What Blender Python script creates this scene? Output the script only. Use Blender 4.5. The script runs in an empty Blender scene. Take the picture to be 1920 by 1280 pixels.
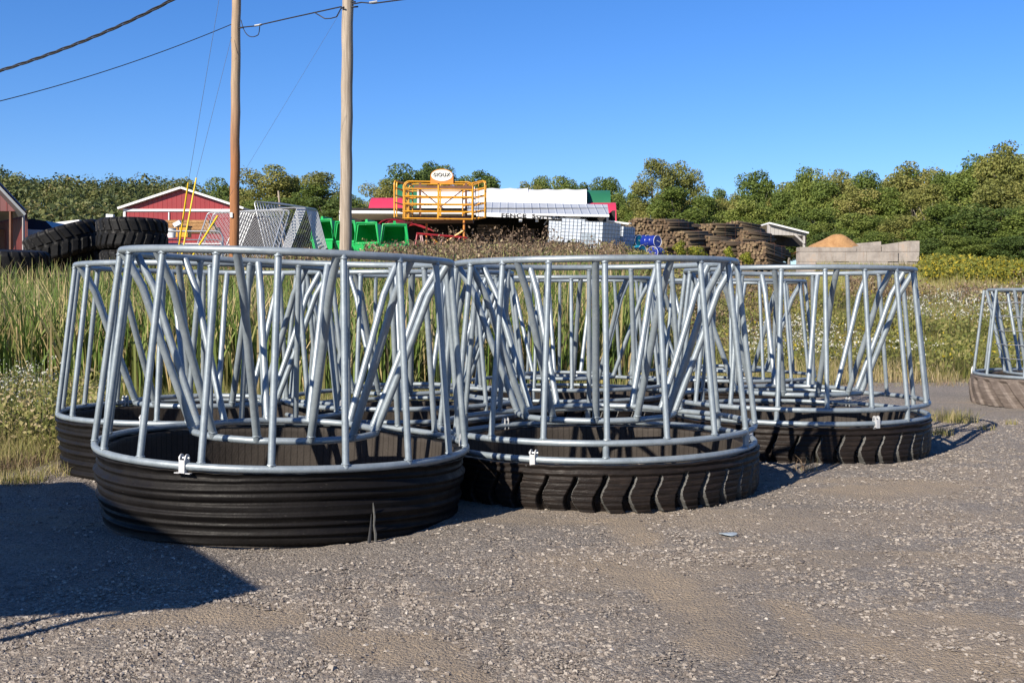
import bpy, math, random
import numpy as np
from mathutils import Vector, Matrix

# ------------------------------------------------------------------ camera, sky, sun
SC = bpy.context.scene
COL = SC.collection
EYE = 1.41
FPX = 2105.0
PIT = math.radians(2.102)
cam = bpy.data.cameras.new('camera'); cam.sensor_width = 36; cam.lens = FPX / 1920 * 36
cam.clip_start = .1; cam.clip_end = 3000
co = bpy.data.objects.new('camera', cam); COL.objects.link(co)
co.location = (0, 0, EYE)
co.rotation_euler = (math.radians(90) - PIT, 0, 0)
SC.camera = co

SUN_EL = math.radians(31); SUN_AZ = math.radians(38)      # light comes from behind the camera's left shoulder
sdir = Vector((math.sin(SUN_AZ) * math.cos(SUN_EL), math.cos(SUN_AZ) * math.cos(SUN_EL), -math.sin(SUN_EL)))
sl = bpy.data.lights.new('sun', 'SUN'); sl.energy = 5.0; sl.angle = math.radians(.53); sl.color = (1, .91, .78)
so = bpy.data.objects.new('sun', sl); COL.objects.link(so)
so.rotation_euler = sdir.to_track_quat('-Z', 'Y').to_euler()
W = bpy.data.worlds.new('World'); SC.world = W; W.use_nodes = True
wn = W.node_tree.nodes; wl = W.node_tree.links
bg = wn['Background']; bg.inputs['Strength'].default_value = .080
sky = wn.new('ShaderNodeTexSky'); sky.sky_type = 'NISHITA'; sky.sun_disc = False
sky.sun_elevation = SUN_EL; sky.sun_rotation = math.pi + SUN_AZ
sky.air_density = 1.0; sky.dust_density = .15; sky.ozone_density = 4.0; sky.altitude = 200
hs = wn.new('ShaderNodeHueSaturation'); hs.inputs['Saturation'].default_value = 1.22
wl.new(sky.outputs[0], hs.inputs['Color']); tn = wn.new('ShaderNodeMix'); tn.data_type = 'RGBA'; tn.blend_type = 'MULTIPLY'; tn.inputs[0].default_value = 1
tn.inputs[7].default_value = (.66, .755, 1.0, 1)        # deep clear autumn blue
wl.new(hs.outputs[0], tn.inputs[6]); wl.new(tn.outputs[2], bg.inputs['Color'])
SC.view_settings.view_transform = 'Standard'; SC.view_settings.look = 'None'
SC.view_settings.exposure = 0.95; SC.view_settings.gamma = 1
SC.cycles.max_bounces = 6; SC.cycles.transparent_max_bounces = 8

def P(px, py, Y):
    """world point at distance Y seen at this place of the photograph (used to measure positions)"""
    u = (px - 960) / FPX; v = (py - 640) / FPX
    c, s = math.cos(PIT), math.sin(PIT)
    y = c - v * s; z = -s - v * c
    k = Y / y
    return Vector((u * k, Y, EYE + z * k))

# ------------------------------------------------------------------ materials
MATS = {}
ALB = {'rubber_smooth': .58, 'rubber_tread': .62, 'rubber_old': .6, 'rubber_inner': .45, 'bright_galv': .55, 'chain': .55, 'gravel_ground': (.97, .95, .905), 'stones': (.90, .88, .835), 'red_sheet': .56, 'galvanised': .83, 'cattail': 1.0, 'grass': .85, 'dryweed': .9, 'goldenrod': .8, 'whiteflower': .6,
       'leaf_mid': 1.12, 'leaf_dark': 1.12, 'leaf_olive': 1.1, 'leaf_far': 1.05, 'leaf_bright': 1., 'pole_wood': .85, 'pole_stained': .85, 'tote_bottle': .62, 'rubber_muddy': .75, 'post_end': .66, 'concrete': .62, 'post_wood': .7}
class NT:
    def __init__(self, name):
        self.m = bpy.data.materials.new(name); self.m.use_nodes = True
        self.n = self.m.node_tree.nodes; self.l = self.m.node_tree.links
        self.b = self.n['Principled BSDF']; self._tc = None
    def add(self, t, **k):
        q = self.n.new(t)
        for a, b in k.items(): setattr(q, a, b)
        return q
    def co(self, kind='Object'):
        if self._tc is None: self._tc = self.add('ShaderNodeTexCoord')
        return self._tc.outputs[kind]
    def geo(self):
        return self.add('ShaderNodeNewGeometry').outputs['Position']
    def noise(self, scale, detail=4, rough=.55, vec=None, dist=0.):
        q = self.add('ShaderNodeTexNoise'); q.inputs['Scale'].default_value = scale
        q.inputs['Detail'].default_value = detail; q.inputs['Roughness'].default_value = rough
        q.inputs['Distortion'].default_value = dist
        self.l.new(vec if vec is not None else self.co(), q.inputs['Vector']); return q.outputs['Fac']
    def voro(self, scale, vec=None, out='Distance', feature='F1'):
        q = self.add('ShaderNodeTexVoronoi'); q.feature = feature; q.inputs['Scale'].default_value = scale
        self.l.new(vec if vec is not None else self.co(), q.inputs['Vector']); return q.outputs[out]
    def ramp(self, fac, stops, interp='LINEAR'):
        q = self.add('ShaderNodeValToRGB'); q.color_ramp.interpolation = interp
        e = q.color_ramp.elements
        while len(e) > 1: e.remove(e[-1])
        e[0].position = stops[0][0]; e[0].color = (*stops[0][1], 1)
        for p, c in stops[1:]:
            x = e.new(p); x.color = (*c, 1)
        self.l.new(fac, q.inputs[0]); return q.outputs[0]
    def mix(self, fac, a, b, mode='MIX'):
        q = self.add('ShaderNodeMix'); q.data_type = 'RGBA'; q.blend_type = mode
        for i, v in ((0, fac), (6, a), (7, b)):
            if isinstance(v, (int, float)): q.inputs[i].default_value = v
            elif isinstance(v, tuple): q.inputs[i].default_value = (*v, 1)
            else: self.l.new(v, q.inputs[i])
        return q.outputs[2]
    def math(self, op, a, b=0., c=None):
        q = self.add('ShaderNodeMath'); q.operation = op
        for i, v in enumerate((a, b, c)):
            if v is None: continue
            if isinstance(v, (int, float)): q.inputs[i].default_value = v
            else: self.l.new(v, q.inputs[i])
        return q.outputs[0]
    def rnd(self):
        return self.add('ShaderNodeObjectInfo').outputs['Random']
    def scale(self, vec, s):
        q = self.add('ShaderNodeMapping'); q.inputs['Scale'].default_value = s
        self.l.new(vec, q.inputs['Vector']); return q.outputs[0]
    def bump(self, h, strength=.4, dist=.02, nrm=None):
        q = self.add('ShaderNodeBump'); q.inputs['Strength'].default_value = strength
        q.inputs['Distance'].default_value = dist; self.l.new(h, q.inputs['Height'])
        if nrm is not None: self.l.new(nrm, q.inputs['Normal'])
        self.l.new(q.outputs[0], self.b.inputs['Normal']); return q.outputs[0]
    def set(self, color=None, rough=None, metal=None, **k):
        kk = ALB.get(self.m.name, .76)
        if color is not None and not isinstance(color, (int, float, tuple)):
            color = self.mix(1., color, (kk if isinstance(kk, tuple) else (kk,) * 3), 'MULTIPLY')
        for nm, v in (('Base Color', color), ('Roughness', rough), ('Metallic', metal)):
            if v is None: continue
            if isinstance(v, (int, float)): self.b.inputs[nm].default_value = v
            elif isinstance(v, tuple): self.b.inputs[nm].default_value = (*v, 1)
            else: self.l.new(v, self.b.inputs[nm])
        for nm, v in k.items():
            self.b.inputs[nm.replace('_', ' ')].default_value = v
        return self.m

def painted(name, c, rough=.45, var=.12, dirt=None, metal=0., sc=3.):
    t = NT(name); a = tuple(max(0, x * (1 - var)) for x in c); b = tuple(min(1, x * (1 + var)) for x in c)
    col = t.ramp(t.noise(sc, 6), [(.3, a), (.7, b)])
    if dirt:
        col = t.mix(t.ramp(t.noise(sc * 2.3, 8, .7), [(.52, (0, 0, 0)), (.75, (.6, .6, .6))]), col, dirt)
    t.bump(t.noise(sc * 14, 4), .12, .01)
    MATS[name] = t.set(col, rough, metal); return MATS[name]

# galvanised pipe
t = NT('galvanised'); v = t.co()
ofs = t.add('ShaderNodeVectorMath', operation='ADD'); t.l.new(v, ofs.inputs[0]); t.l.new(t.rnd(), ofs.inputs[1]); v = ofs.outputs[0]
c1 = t.ramp(t.noise(9, 8, .7, v), [(.25, (.20, .24, .265)), (.5, (.265, .31, .34)), (.75, (.35, .395, .42))])
sp = t.ramp(t.voro(70, v, 'Color'), [(.2, (.93, .93, .93)), (.8, (1, 1, 1))])
c1 = t.mix(1., c1, sp, 'MULTIPLY')
c1 = t.mix(t.ramp(t.noise(3.5, 9, .75, v), [(.62, (0, 0, 0)), (.72, (.55, .55, .55))]), c1, (.27, .26, .25))
st = t.ramp(t.noise(120, 3, .6, t.scale(v, (1, 1, .12))), [(.66, (0, 0, 0)), (.74, (1, 1, 1))])
c1 = t.mix(t.math('MULTIPLY', st, .35), c1, (.75, .77, .8))
rg = t.ramp(t.noise(26, 6, .6, v), [(.3, (.38,) * 3), (.7, (.52,) * 3)])
t.bump(t.noise(55, 6, .6, v), .07, .01)
MATS['galv'] = t.set(c1, rg, .35)
painted('bright_galv', (.72, .74, .75), .35, .1, None, .55, 12)
painted('chain', (.62, .65, .67), .4, .1, None, .4, 12)

# rubber
def rubber(name, c, dust=(.16, .13, .11), amt=.5, wave=False):
    t = NT(name); v = t.co()
    a = tuple(x * .75 for x in c); b = tuple(x * 1.3 for x in c)
    col = t.ramp(t.noise(5, 8, .65), [(.3, a), (.7, b)])
    st = t.noise(7, 8, .7, t.scale(v, (1, 1, 9)))
    col = t.mix(t.ramp(st, [(.5, (0, 0, 0)), (.78, (amt,) * 3)]), col, dust)
    sc = t.ramp(t.noise(40, 3, .5, t.scale(v, (1, 1, 5))), [(.70, (0, 0, 0)), (.76, (1, 1, 1))])
    col = t.mix(t.math('MULTIPLY', sc, .25), col, (.30, .27, .24))
    rg = t.ramp(t.noise(12, 5), [(.3, (.42,) * 3), (.7, (.66,) * 3)])
    n1 = t.bump(t.noise(60, 5, .6), .25, .01)
    if wave:
        t.bump(t.noise(9, 3, .5, t.scale(v, (1, 1, 6))), .35, .02, n1)
    t.b.inputs['Specular IOR Level'].default_value = .13; MATS[name] = t.set(col, rg, 0); return MATS[name]
rubber('rubber_smooth', (.011, .0095, .009), (.018, .015, .013), .35)
rubber('rubber_tread', (.017, .0132, .0115), (.075, .050, .037), .55, True)
rubber('rubber_old', (.014, .014, .0145), (.04, .036, .033), .4)
rubber('rubber_muddy', (.13, .105, .09), (.33, .28, .24), .95)
rubber('rubber_cut_lit', (.10, .10, .095), (.17, .155, .14), .7)  # torn edge, and lug flanks whose sunlight is put into the colour
t = NT('rubber_inner'); v = t.co()                 # bare inner face, ribbed
at = t.add('ShaderNodeAttribute', attribute_name='ang').outputs['Fac']
sw = t.math('SINE', t.math('MULTIPLY', at, 900.)); sw = t.ramp(sw, [(.8, (1, 1, 1)), (.97, (0, 0, 0))])
col = t.ramp(t.noise(4, 8, .65), [(.3, (.060, .050, .043)), (.7, (.105, .09, .077))])
col = t.mix(1., col, t.mix(.55, sw, (1, 1, 1)), 'MULTIPLY')
t.bump(t.noise(70, 5), .4, .01); t.b.inputs['Specular IOR Level'].default_value = .15; MATS['rubber_inner'] = t.set(col, .75, 0)

# ground: gravel and grass soil share one sheet
t = NT('gravel_ground'); v = t.geo()
vc = t.voro(62, v, 'Color'); vd = t.voro(62, v); vc2 = t.voro(150, v, 'Color'); vd2 = t.voro(150, v)
stone = t.ramp(vc, [(.0, (.06, .05, .043)), (.3, (.16, .138, .120)), (.65, (.29, .255, .225)), (.9, (.44, .40, .355)), (1, (.60, .56, .51))])
stone2 = t.ramp(vc2, [(.0, (.045, .038, .033)), (.35, (.15, .13, .115)), (.75, (.32, .285, .255)), (1, (.56, .52, .47))])
col = t.mix(.5, stone, stone2)
big = t.noise(.55, 5, .6, t.scale(v, (1, 1.6, 1)), 1.2)
dust = t.ramp(big, [(.50, (0, 0, 0)), (.66, (.85, .85, .85))])
dustm = t.math('MULTIPLY', dust, t.ramp(t.noise(9, 6, .7, v), [(.35, (.2,) * 3), (.65, (1,) * 3)]))
dat = t.add('ShaderNodeAttribute', attribute_name='dirt').outputs['Fac']
col = t.mix(t.math('MULTIPLY', dat, t.ramp(t.noise(14, 6, .7, v), [(.3, (.45,) * 3), (.6, (.95,) * 3)])), col, (.34, .27, .195))
col = t.mix(t.math('MULTIPLY', dustm, .5), col, (.33, .27, .205))
tk = t.noise(.9, 5, .6, t.scale(v, (.35, 1.5, 1)), .8)
col = t.mix(t.ramp(tk, [(.53, (0, 0, 0)), (.64, (.75,) * 3)]), col, (.33, .265, .195))
col = t.mix(t.ramp(t.noise(.8, 6, .65, v), [(.32, (.5, .5, .5)), (.5, (0, 0, 0))]), col, (.15, .135, .122))
col = t.mix(t.ramp(t.noise(2.1, 8, .7, v), [(.6, (0, 0, 0)), (.75, (.45,) * 3)]), col, (.42, .385, .34))
gm = t.add('ShaderNodeAttribute', attribute_name='grass').outputs['Fac']
gn = t.math('ADD', gm, t.math('MULTIPLY', t.math('SUBTRACT', t.noise(3., 8, .7, v), .5), .7))
gf = t.ramp(gn, [(.42, (0, 0, 0)), (.58, (1, 1, 1))])
gc = t.ramp(t.noise(1.7, 9, .7, v), [(.25, (.08, .085, .03)), (.5, (.15, .145, .055)), (.75, (.24, .20, .10))])
far = t.add('ShaderNodeAttribute', attribute_name='dry').outputs['Fac']
litter_shade = t.add('ShaderNodeAttribute', attribute_name='reed').outputs['Fac']
gc = t.mix(litter_shade, gc, (.035, .032, .018))  # dark litter, with the shade between the reeds put into the colour
gc = t.mix(far, gc, t.ramp(t.noise(4, 8, .7, v), [(.3, (.14, .10, .06)), (.7, (.30, .23, .14))]))
col = t.mix(gf, col, gc)
h = t.math('ADD', t.math('MULTIPLY', vd, .7), t.math('MULTIPLY', vd2, .35))
h = t.math('SUBTRACT', t.math('MULTIPLY', t.noise(30, 8, .75, v), 1.2), h)
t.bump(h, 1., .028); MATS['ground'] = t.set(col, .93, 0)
t = NT('stones')
at = t.add('ShaderNodeAttribute', attribute_name='rnd').outputs['Fac']
MATS['stones'] = t.set(t.ramp(at, [(0, (.10, .083, .072)), (.4, (.20, .172, .15)), (.75, (.28, .25, .22)), (.97, (.32, .29, .26)), (1, (.44, .405, .37))]), .9, 0)

def plant(name, stops, trans=.35, sc=.5, rough=.6, attr=True, objrnd=.0):
    t = NT(name)
    f = t.add('ShaderNodeAttribute', attribute_name='rnd').outputs['Fac'] if attr else t.noise(sc, 4)
    if objrnd:
        f = t.math('ADD', t.math('MULTIPLY', f, 1 - objrnd), t.math('MULTIPLY', t.rnd(), objrnd))
    col = t.ramp(f, stops)
    col = t.mix(1., col, (ALB.get(name, .76),) * 3, 'MULTIPLY'); ALB[name] = 1.
    m = t.set(col, rough, 0); t.b.inputs['Specular IOR Level'].default_value = .25
    tr = t.add('ShaderNodeBsdfTranslucent'); t.l.new(col, tr.inputs[0])
    mx = t.add('ShaderNodeMixShader'); mx.inputs[0].default_value = trans
    t.l.new(t.b.outputs[0], mx.inputs[1]); t.l.new(tr.outputs[0], mx.inputs[2])
    t.l.new(mx.outputs[0], t.n['Material Output'].inputs[0]); MATS[name] = m; return m
plant('cattail', [(0, (.075, .125, .022)), (.35, (.14, .20, .045)), (.58, (.24, .26, .08)), (.72, (.38, .30, .14)), (1, (.56, .43, .25))])
plant('grass', [(0, (.12, .145, .035)), (.35, (.21, .22, .06)), (.6, (.31, .28, .10)), (.8, (.40, .32, .16)), (1, (.52, .42, .25))])
plant('dryweed', [(0, (.09, .06, .04)), (.4, (.17, .115, .075)), (.7, (.25, .18, .11)), (.85, (.18, .19, .06)), (1, (.42, .34, .23))], .2)
plant('goldenrod', [(0, (.14, .17, .03)), (.6, (.22, .22, .04)), (.74, (.38, .31, .03)), (1, (.50, .39, .04))], .3)
plant('whiteflower', [(0, (.16, .20, .06)), (.42, (.22, .26, .09)), (.46, (.70, .70, .58)), (1, (1., .98, .88))], .3)
plant('leaf_mid', [(0, (.055, .085, .018)), (.5, (.115, .155, .032)), (.85, (.19, .215, .05)), (1, (.28, .25, .08))], .35, objrnd=.25)
plant('leaf_dark', [(0, (.035, .06, .015)), (.5, (.07, .105, .025)), (.85, (.12, .15, .035)), (1, (.18, .175, .055))], .3, objrnd=.25)
plant('leaf_olive', [(0, (.09, .105, .03)), (.5, (.165, .175, .045)), (.85, (.25, .23, .07)), (1, (.34, .26, .12))], .35, objrnd=.2)
plant('leaf_far', [(0, (.035, .05, .02)), (.5, (.08, .10, .032)), (.8, (.13, .13, .04)), (1, (.20, .16, .07))], .25)
plant('leaf_bright', [(0, (.10, .14, .015)), (.5, (.20, .22, .03)), (1, (.36, .32, .04))], .4)
def bark(name, a, b, s=6):
    t = NT(name); n = t.noise(s, 8, .7, t.scale(t.co(), (3, 3, .25)))
    col = t.ramp(n, [(.3, a), (.7, b)]); t.bump(n, .5, .02); MATS[name] = t.set(col, .85, 0)
bark('bark', (.10, .085, .07), (.26, .23, .20))
t = NT('pole_wood'); v = t.co()
n = t.noise(9, 9, .7, t.scale(v, (5, 5, .12))); zz = t.add('ShaderNodeSeparateXYZ'); t.l.new(v, zz.inputs[0])
col = t.ramp(n, [(.3, (.17, .13, .098)), (.5, (.32, .262, .20)), (.7, (.47, .40, .32))])
col = t.mix(t.ramp(t.voro(2.3, t.scale(v, (3, 3, 1))), [(.03, (1, 1, 1)), (.09, (0, 0, 0))]), col, (.07, .05, .04))
t.bump(n, .5, .02); MATS['pole_grey'] = t.set(col, .85, 0)
t = NT('pole_stained'); v = t.co(); zz = t.add('ShaderNodeSeparateXYZ'); t.l.new(v, zz.inputs[0])
n = t.noise(9, 9, .7, t.scale(v, (5, 5, .12)))
col = t.ramp(n, [(.3, (.20, .135, .085)), (.55, (.36, .26, .17)), (.75, (.46, .35, .25))])
cr = t.ramp(n, [(.3, (.14, .052, .018)), (.7, (.40, .17, .06))])
zf = t.add('ShaderNodeMapRange'); t.l.new(zz.outputs['Z'], zf.inputs[0])
zf.inputs[1].default_value = 3.2; zf.inputs[2].default_value = 5.4; zf.inputs[3].default_value = 1; zf.inputs[4].default_value = 0
col = t.mix(t.math('MULTIPLY', zf.outputs[0], 1.), col, cr)
col = t.mix(t.ramp(t.voro(2.0, t.scale(v, (3, 3, 1))), [(.03, (1, 1, 1)), (.08, (0, 0, 0))]), col, (.06, .04, .03))
t.bump(n, .5, .02); MATS['pole_stained'] = t.set(col, .8, 0)
t = NT('post_wood'); v = t.co(); n = t.noise(6, 8, .7, t.scale(v, (.3, 4, 4)))
rr = t.rnd(); col = t.mix(rr, t.ramp(n, [(.3, (.045, .030, .018)), (.7, (.115, .075, .043))]), t.ramp(n, [(.3, (.075, .058, .032)), (.7, (.16, .12, .07))]))
t.bump(n, .4, .01); MATS['post_wood'] = t.set(col, .85, 0)
t = NT('post_end'); v = t.co(); rr = t.rnd()
wv = t.noise(14, 6, .6)
col = t.ramp(t.math('ADD', t.math('MULTIPLY', rr, .7), t.math('MULTIPLY', wv, .3)), [(.15, (.07, .040, .02)), (.5, (.15, .095, .05)), (.85, (.24, .17, .09))])
MATS['post_end'] = t.set(col, .85, 0)
# ribbed metal sheets
def ribbed(name, c, period=.3, axis='X', rough=.4, metal=0., depth=.02):
    t = NT(name); v = t.co()
    s = t.add('ShaderNodeSeparateXYZ'); t.l.new(v, s.inputs[0])
    w = t.math('FRACT', t.math('MULTIPLY', s.outputs[axis], 1 / period))
    rb = t.ramp(w, [(0, (1,) * 3), (.07, (1,) * 3), (.13, (0,) * 3), (.9, (0,) * 3), (1, (1,) * 3)])
    col = t.ramp(t.noise(1.5, 7, .6), [(.3, tuple(x * .85 for x in c)), (.7, tuple(min(1, x * 1.1) for x in c))])
    t.bump(rb, .9, depth); MATS[name] = t.set(col, rough, metal)
ribbed('red_sheet', (.38, .022, .026), .45)
ribbed('shaded_red_sheet', (.13, .028, .024), .3)  # darker red that holds the open barn's wall shade in its colour
ribbed('roof_sheet', (.62, .65, .67), .55, 'X', .4, .25, .05)
ribbed('grey_boards', (.42, .40, .38), .25, 'X', .8, 0, .03)
painted('white_trim', (.78, .79, .8), .5, .05)
painted('white_canvas', (.80, .80, .80), .6, .05, None, 0, .6)
painted('red_canvas', (.60, .035, .09), .6, .1, None, 0, .6)
painted('green_canvas', (.015, .15, .07), .6, .1, None, 0, .6)
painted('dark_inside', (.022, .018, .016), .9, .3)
painted('brown_boards', (.11, .08, .06), .85, .3)
painted('yellow_paint', (.72, .33, .02), .35, .1, (.35, .2, .06))
painted('orange_paint', (.72, .24, .03), .4, .1)
painted('red_paint', (.34, .018, .022), .4, .15)
painted('pink_primer', (.62, .38, .36), .5, .1)
painted('green_plastic', (.015, .42, .10), .35, .08, None, 0, 1.5)
painted('white_plastic', (.76, .79, .82), .35, .04)
painted('tote_bottle', (.66, .74, .84), .3, .05, None, 0, 2)
painted('label_grey', (.36, .42, .47), .3, .25, None, .2, 9)
painted('blue_drum', (.012, .03, .26), .3, .1)
painted('teal_drum', (.012, .20, .32), .3, .1)
painted('yellow_guard', (.85, .56, .02), .4, .05)
painted('wire_black', (.02, .02, .022), .5, .1)
painted('wire_steel', (.20, .21, .22), .4, .1, None, .6)
painted('black_letter', (.02, .02, .02), .6, .1)
painted('cream_sign', (.80, .78, .70), .5, .04)
painted('rust_steel', (.16, .07, .04), .8, .3)
painted('car_white', (.72, .73, .75), .25, .03)
painted('glass_dark', (.02, .03, .05), .08, .1)
painted('chrome_bracket', (.62, .63, .64), .45, .12, (.35, .33, .30), .3, 20)
t = NT('concrete'); v = t.co()
col = t.ramp(t.noise(1.2, 9, .7), [(.3, (.26, .225, .20)), (.55, (.47, .42, .37)), (.75, (.56, .40, .29))])
col = t.mix(t.ramp(t.noise(2, 6, .7, t.scale(v, (3, 3, .3))), [(.55, (0, 0, 0)), (.72, (.55,) * 3)]), col, (.30, .20, .14))
t.bump(t.noise(12, 8), .4, .02); MATS['concrete'] = t.set(col, .9, 0)
t = NT('sawdust'); col = t.ramp(t.noise(3, 9, .75), [(.3, (.30, .15, .055)), (.7, (.52, .30, .13))])
t.bump(t.noise(14, 8, .8), .8, .06); MATS['sawdust'] = t.set(col, .95, 0)

# ------------------------------------------------------------------ mesh helpers
class MB:
    def __init__(s): s.v = []; s.f = []; s.mi = []; s.n = 0
    def raw(s, v, f, mi=0):
        v = np.asarray(v, float).reshape(-1, 3); s.v.append(v)
        s.f += [tuple(i + s.n for i in q) for q in f]; s.mi += [mi] * len(f); s.n += len(v); return s
    def box(s, c, d, M=None, mi=0):
        x, y, z = (np.array(d) / 2)
        v = np.array([[i, j, k] for i in (-x, x) for j in (-y, y) for k in (-z, z)])
        if M is not None: v = v @ np.array(M.to_3x3()).T
        return s.raw(v + np.array(c), [(0, 1, 3, 2), (4, 6, 7, 5), (0, 4, 5, 1), (2, 3, 7, 6), (0, 2, 6, 4), (1, 5, 7, 3)], mi)
    def tube(s, pts, r, seg=10, closed=False, caps=True, mi=0):
        p = np.array([tuple(q) for q in pts], float); n = len(p)
        rr = np.full(n, r) if np.isscalar(r) else np.asarray(r, float)
        if closed: d = np.roll(p, -1, 0) - np.roll(p, 1, 0)
        else: d = np.gradient(p, axis=0)
        d /= np.linalg.norm(d, axis=1)[:, None] + 1e-12
        up = np.array([0, 0, 1.]) if abs(d[0][2]) < .9 else np.array([1., 0, 0])
        a = np.cross(d[0], up); a /= np.linalg.norm(a); R = []
        for i in range(n):
            a = a - d[i] * (a @ d[i]); a /= np.linalg.norm(a); b = np.cross(d[i], a)
            th = np.arange(seg) * 2 * np.pi / seg
            R.append(p[i] + rr[i] * (np.cos(th)[:, None] * a + np.sin(th)[:, None] * b))
        v = np.concatenate(R); f = []
        for i in range(n if closed else n - 1):
            j = (i + 1) % n
            for k in range(seg):
                l = (k + 1) % seg; f.append((i * seg + k, i * seg + l, j * seg + l, j * seg + k))
        if caps and not closed:
            f.append(tuple(range(seg))[::-1]); f.append(tuple((n - 1) * seg + k for k in range(seg)))
        return s.raw(v, f, mi)
    def prism(s, poly, d, mi=0):
        """poly: list of 3-D points (planar), d: extrusion vector"""
        p = np.array([tuple(q) for q in poly], float); n = len(p); q = p + np.array(tuple(d))
        f = [tuple(range(n))[::-1], tuple(range(n, 2 * n))] + [(i, (i + 1) % n, n + (i + 1) % n, n + i) for i in range(n)]
        return s.raw(np.concatenate([p, q]), f, mi)
    def mesh(s, name, mats, smooth=False):
        me = bpy.data.meshes.new(name)
        me.from_pydata(np.concatenate(s.v).tolist(), [], s.f)
        for m in (mats if isinstance(mats, (list, tuple)) else [mats]): me.materials.append(MATS[m])
        if any(s.mi): me.polygons.foreach_set('material_index', s.mi)
        if smooth:
            me.polygons.foreach_set('use_smooth', [True] * len(me.polygons))
            try: me.set_sharp_from_angle(angle=math.radians(45))
            except Exception: pass
        me.update(); return me
    def obj(s, name, mats, parent=None, smooth=False):
        return link(name, s.mesh(name, mats, smooth), parent)
def link(name, data, parent=None, loc=None):
    o = bpy.data.objects.new(name, data); COL.objects.link(o)
    if parent is not None: o.parent = parent
    if loc is not None: o.location = loc
    return o
def tag(o, label=None, cat=None, group=None, kind=None):
    if label: o['label'] = label
    if cat: o['category'] = cat
    if group: o['group'] = group
    if kind: o['kind'] = kind
    return o
def thing(name, loc, label, cat, group=None, rz=0.):
    o = link(name, None, None, loc); o.rotation_euler = (0, 0, rz); o.empty_display_size = .2
    return tag(o, label, cat, group)
KIDS = {}
def copy_tree(o, parent=None):
    c = o.copy(); COL.objects.link(c); c.parent = parent
    if parent is None:
        for k in ('label',):
            if k in c: del c[k]
    for ch in list(o.children): copy_tree(ch, c)
    return c
def quads(name, V, rnd, mat, parent=None, tri=False, smooth=False):
    """many separate quads: V (n,4,3)"""
    V = np.asarray(V, np.float32); n, k = V.shape[0], V.shape[1]
    me = bpy.data.meshes.new(name); me.vertices.add(n * k); me.vertices.foreach_set('co', V.reshape(-1))
    me.loops.add(n * k); me.loops.foreach_set('vertex_index', np.arange(n * k, dtype=np.int32))
    me.polygons.add(n); me.polygons.foreach_set('loop_start', np.arange(0, n * k, k, dtype=np.int32))
    me.polygons.foreach_set('loop_total', np.full(n, k, np.int32))
    a = me.attributes.new('rnd', 'FLOAT', 'FACE'); a.data.foreach_set('value', np.asarray(rnd, np.float32))
    me.materials.append(MATS[mat]); me.update(calc_edges=True)
    return link(name, me, parent)
RNG = np.random.default_rng(7); random.seed(7)
def ss(a, b, x): t = np.clip((np.asarray(x, float) - a) / (b - a), 0, 1); return t * t * (3 - 2 * t)

# ------------------------------------------------------------------ terrain
BX = np.array([-60, -12, -6, -4.6, -4.0, -4.1, -3.0, 1.0, 4.2, 6.2, 12, 60])
BY = np.array([4.0, 6.6, 7.9, 8.6, 9.2, 11.0, 13.2, 15.8, 17.4, 19.2, 20.2, 23.])
def bound(x): return np.interp(x, BX, BY)
def G(x, y):
    x = np.asarray(x, float); y = np.asarray(y, float)
    zc = np.interp(y, [0, 14, 17, 20.5, 24, 28, 34, 46, 75, 110, 160], [0, 0, -.12, -.05, .75, 1.95, 2.5, 3.3, 4.6, 6.3, 7.5])
    zr = np.interp(y, [0, 20, 24, 30, 38, 45, 50, 62, 110, 160], [0, 0, .1, .6, 1.3, 2.05, 2.6, 2.85, 4.3, 6.0])
    s = ss(.10, .21, x / np.maximum(y, 1))
    z = zc * (1 - s) + zr * s
    z = z + .06 * np.sin(x * .9 + 1) * np.sin(y * .6) * ss(14, 24, y) + .25 * np.sin(x * .13) * ss(50, 90, y)
    return z
def gz(x, y): return float(G(x, y))
def axis(a, b, fn):
    v = [a]
    while v[-1] < b: v.append(v[-1] + fn(v[-1]))
    return np.array(v)
ys = np.concatenate([[-60, -30, -12, -4, 0, 2], axis(3., 260, lambda q: .045 if q < 9 else (.09 if q < 22 else .02 * q))])
us = np.concatenate([[-9, -5, -2.5, -1.4, -.9, -.7], np.linspace(-.62, .62, 250), [.7, .9, 1.4, 2.5, 5, 9]])
YY, UU = np.meshgrid(ys, us, indexing='ij'); XX = UU * np.maximum(YY, 6) * 1.0
ZZ = G(XX, YY)
def vnoise(x, y, s, seed):
    r = np.random.default_rng(seed); g = r.random((64, 64)); fx = (x * s) % 63; fy = (y * s) % 63
    i = fx.astype(int); j = fy.astype(int); a = fx - i; b = fy - j; a = a * a * (3 - 2 * a); b = b * b * (3 - 2 * b)
    return (g[i, j] * (1 - a) * (1 - b) + g[i + 1, j] * a * (1 - b) + g[i, j + 1] * (1 - a) * b + g[i + 1, j + 1] * a * b) - .5
ZZ = ZZ + .035 * vnoise(XX, YY, .9, 1) + .018 * vnoise(XX, YY, 3.1, 2) + (.012 * vnoise(XX, YY, 9., 3) + .008 * vnoise(XX, YY, 21., 4)) * (YY < 14)
def gpt(px, py):
    Yg = EYE / math.tan(math.atan((py - 640) / FPX) + PIT); q = P(px, py, Yg); return q.x, q.y
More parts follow.
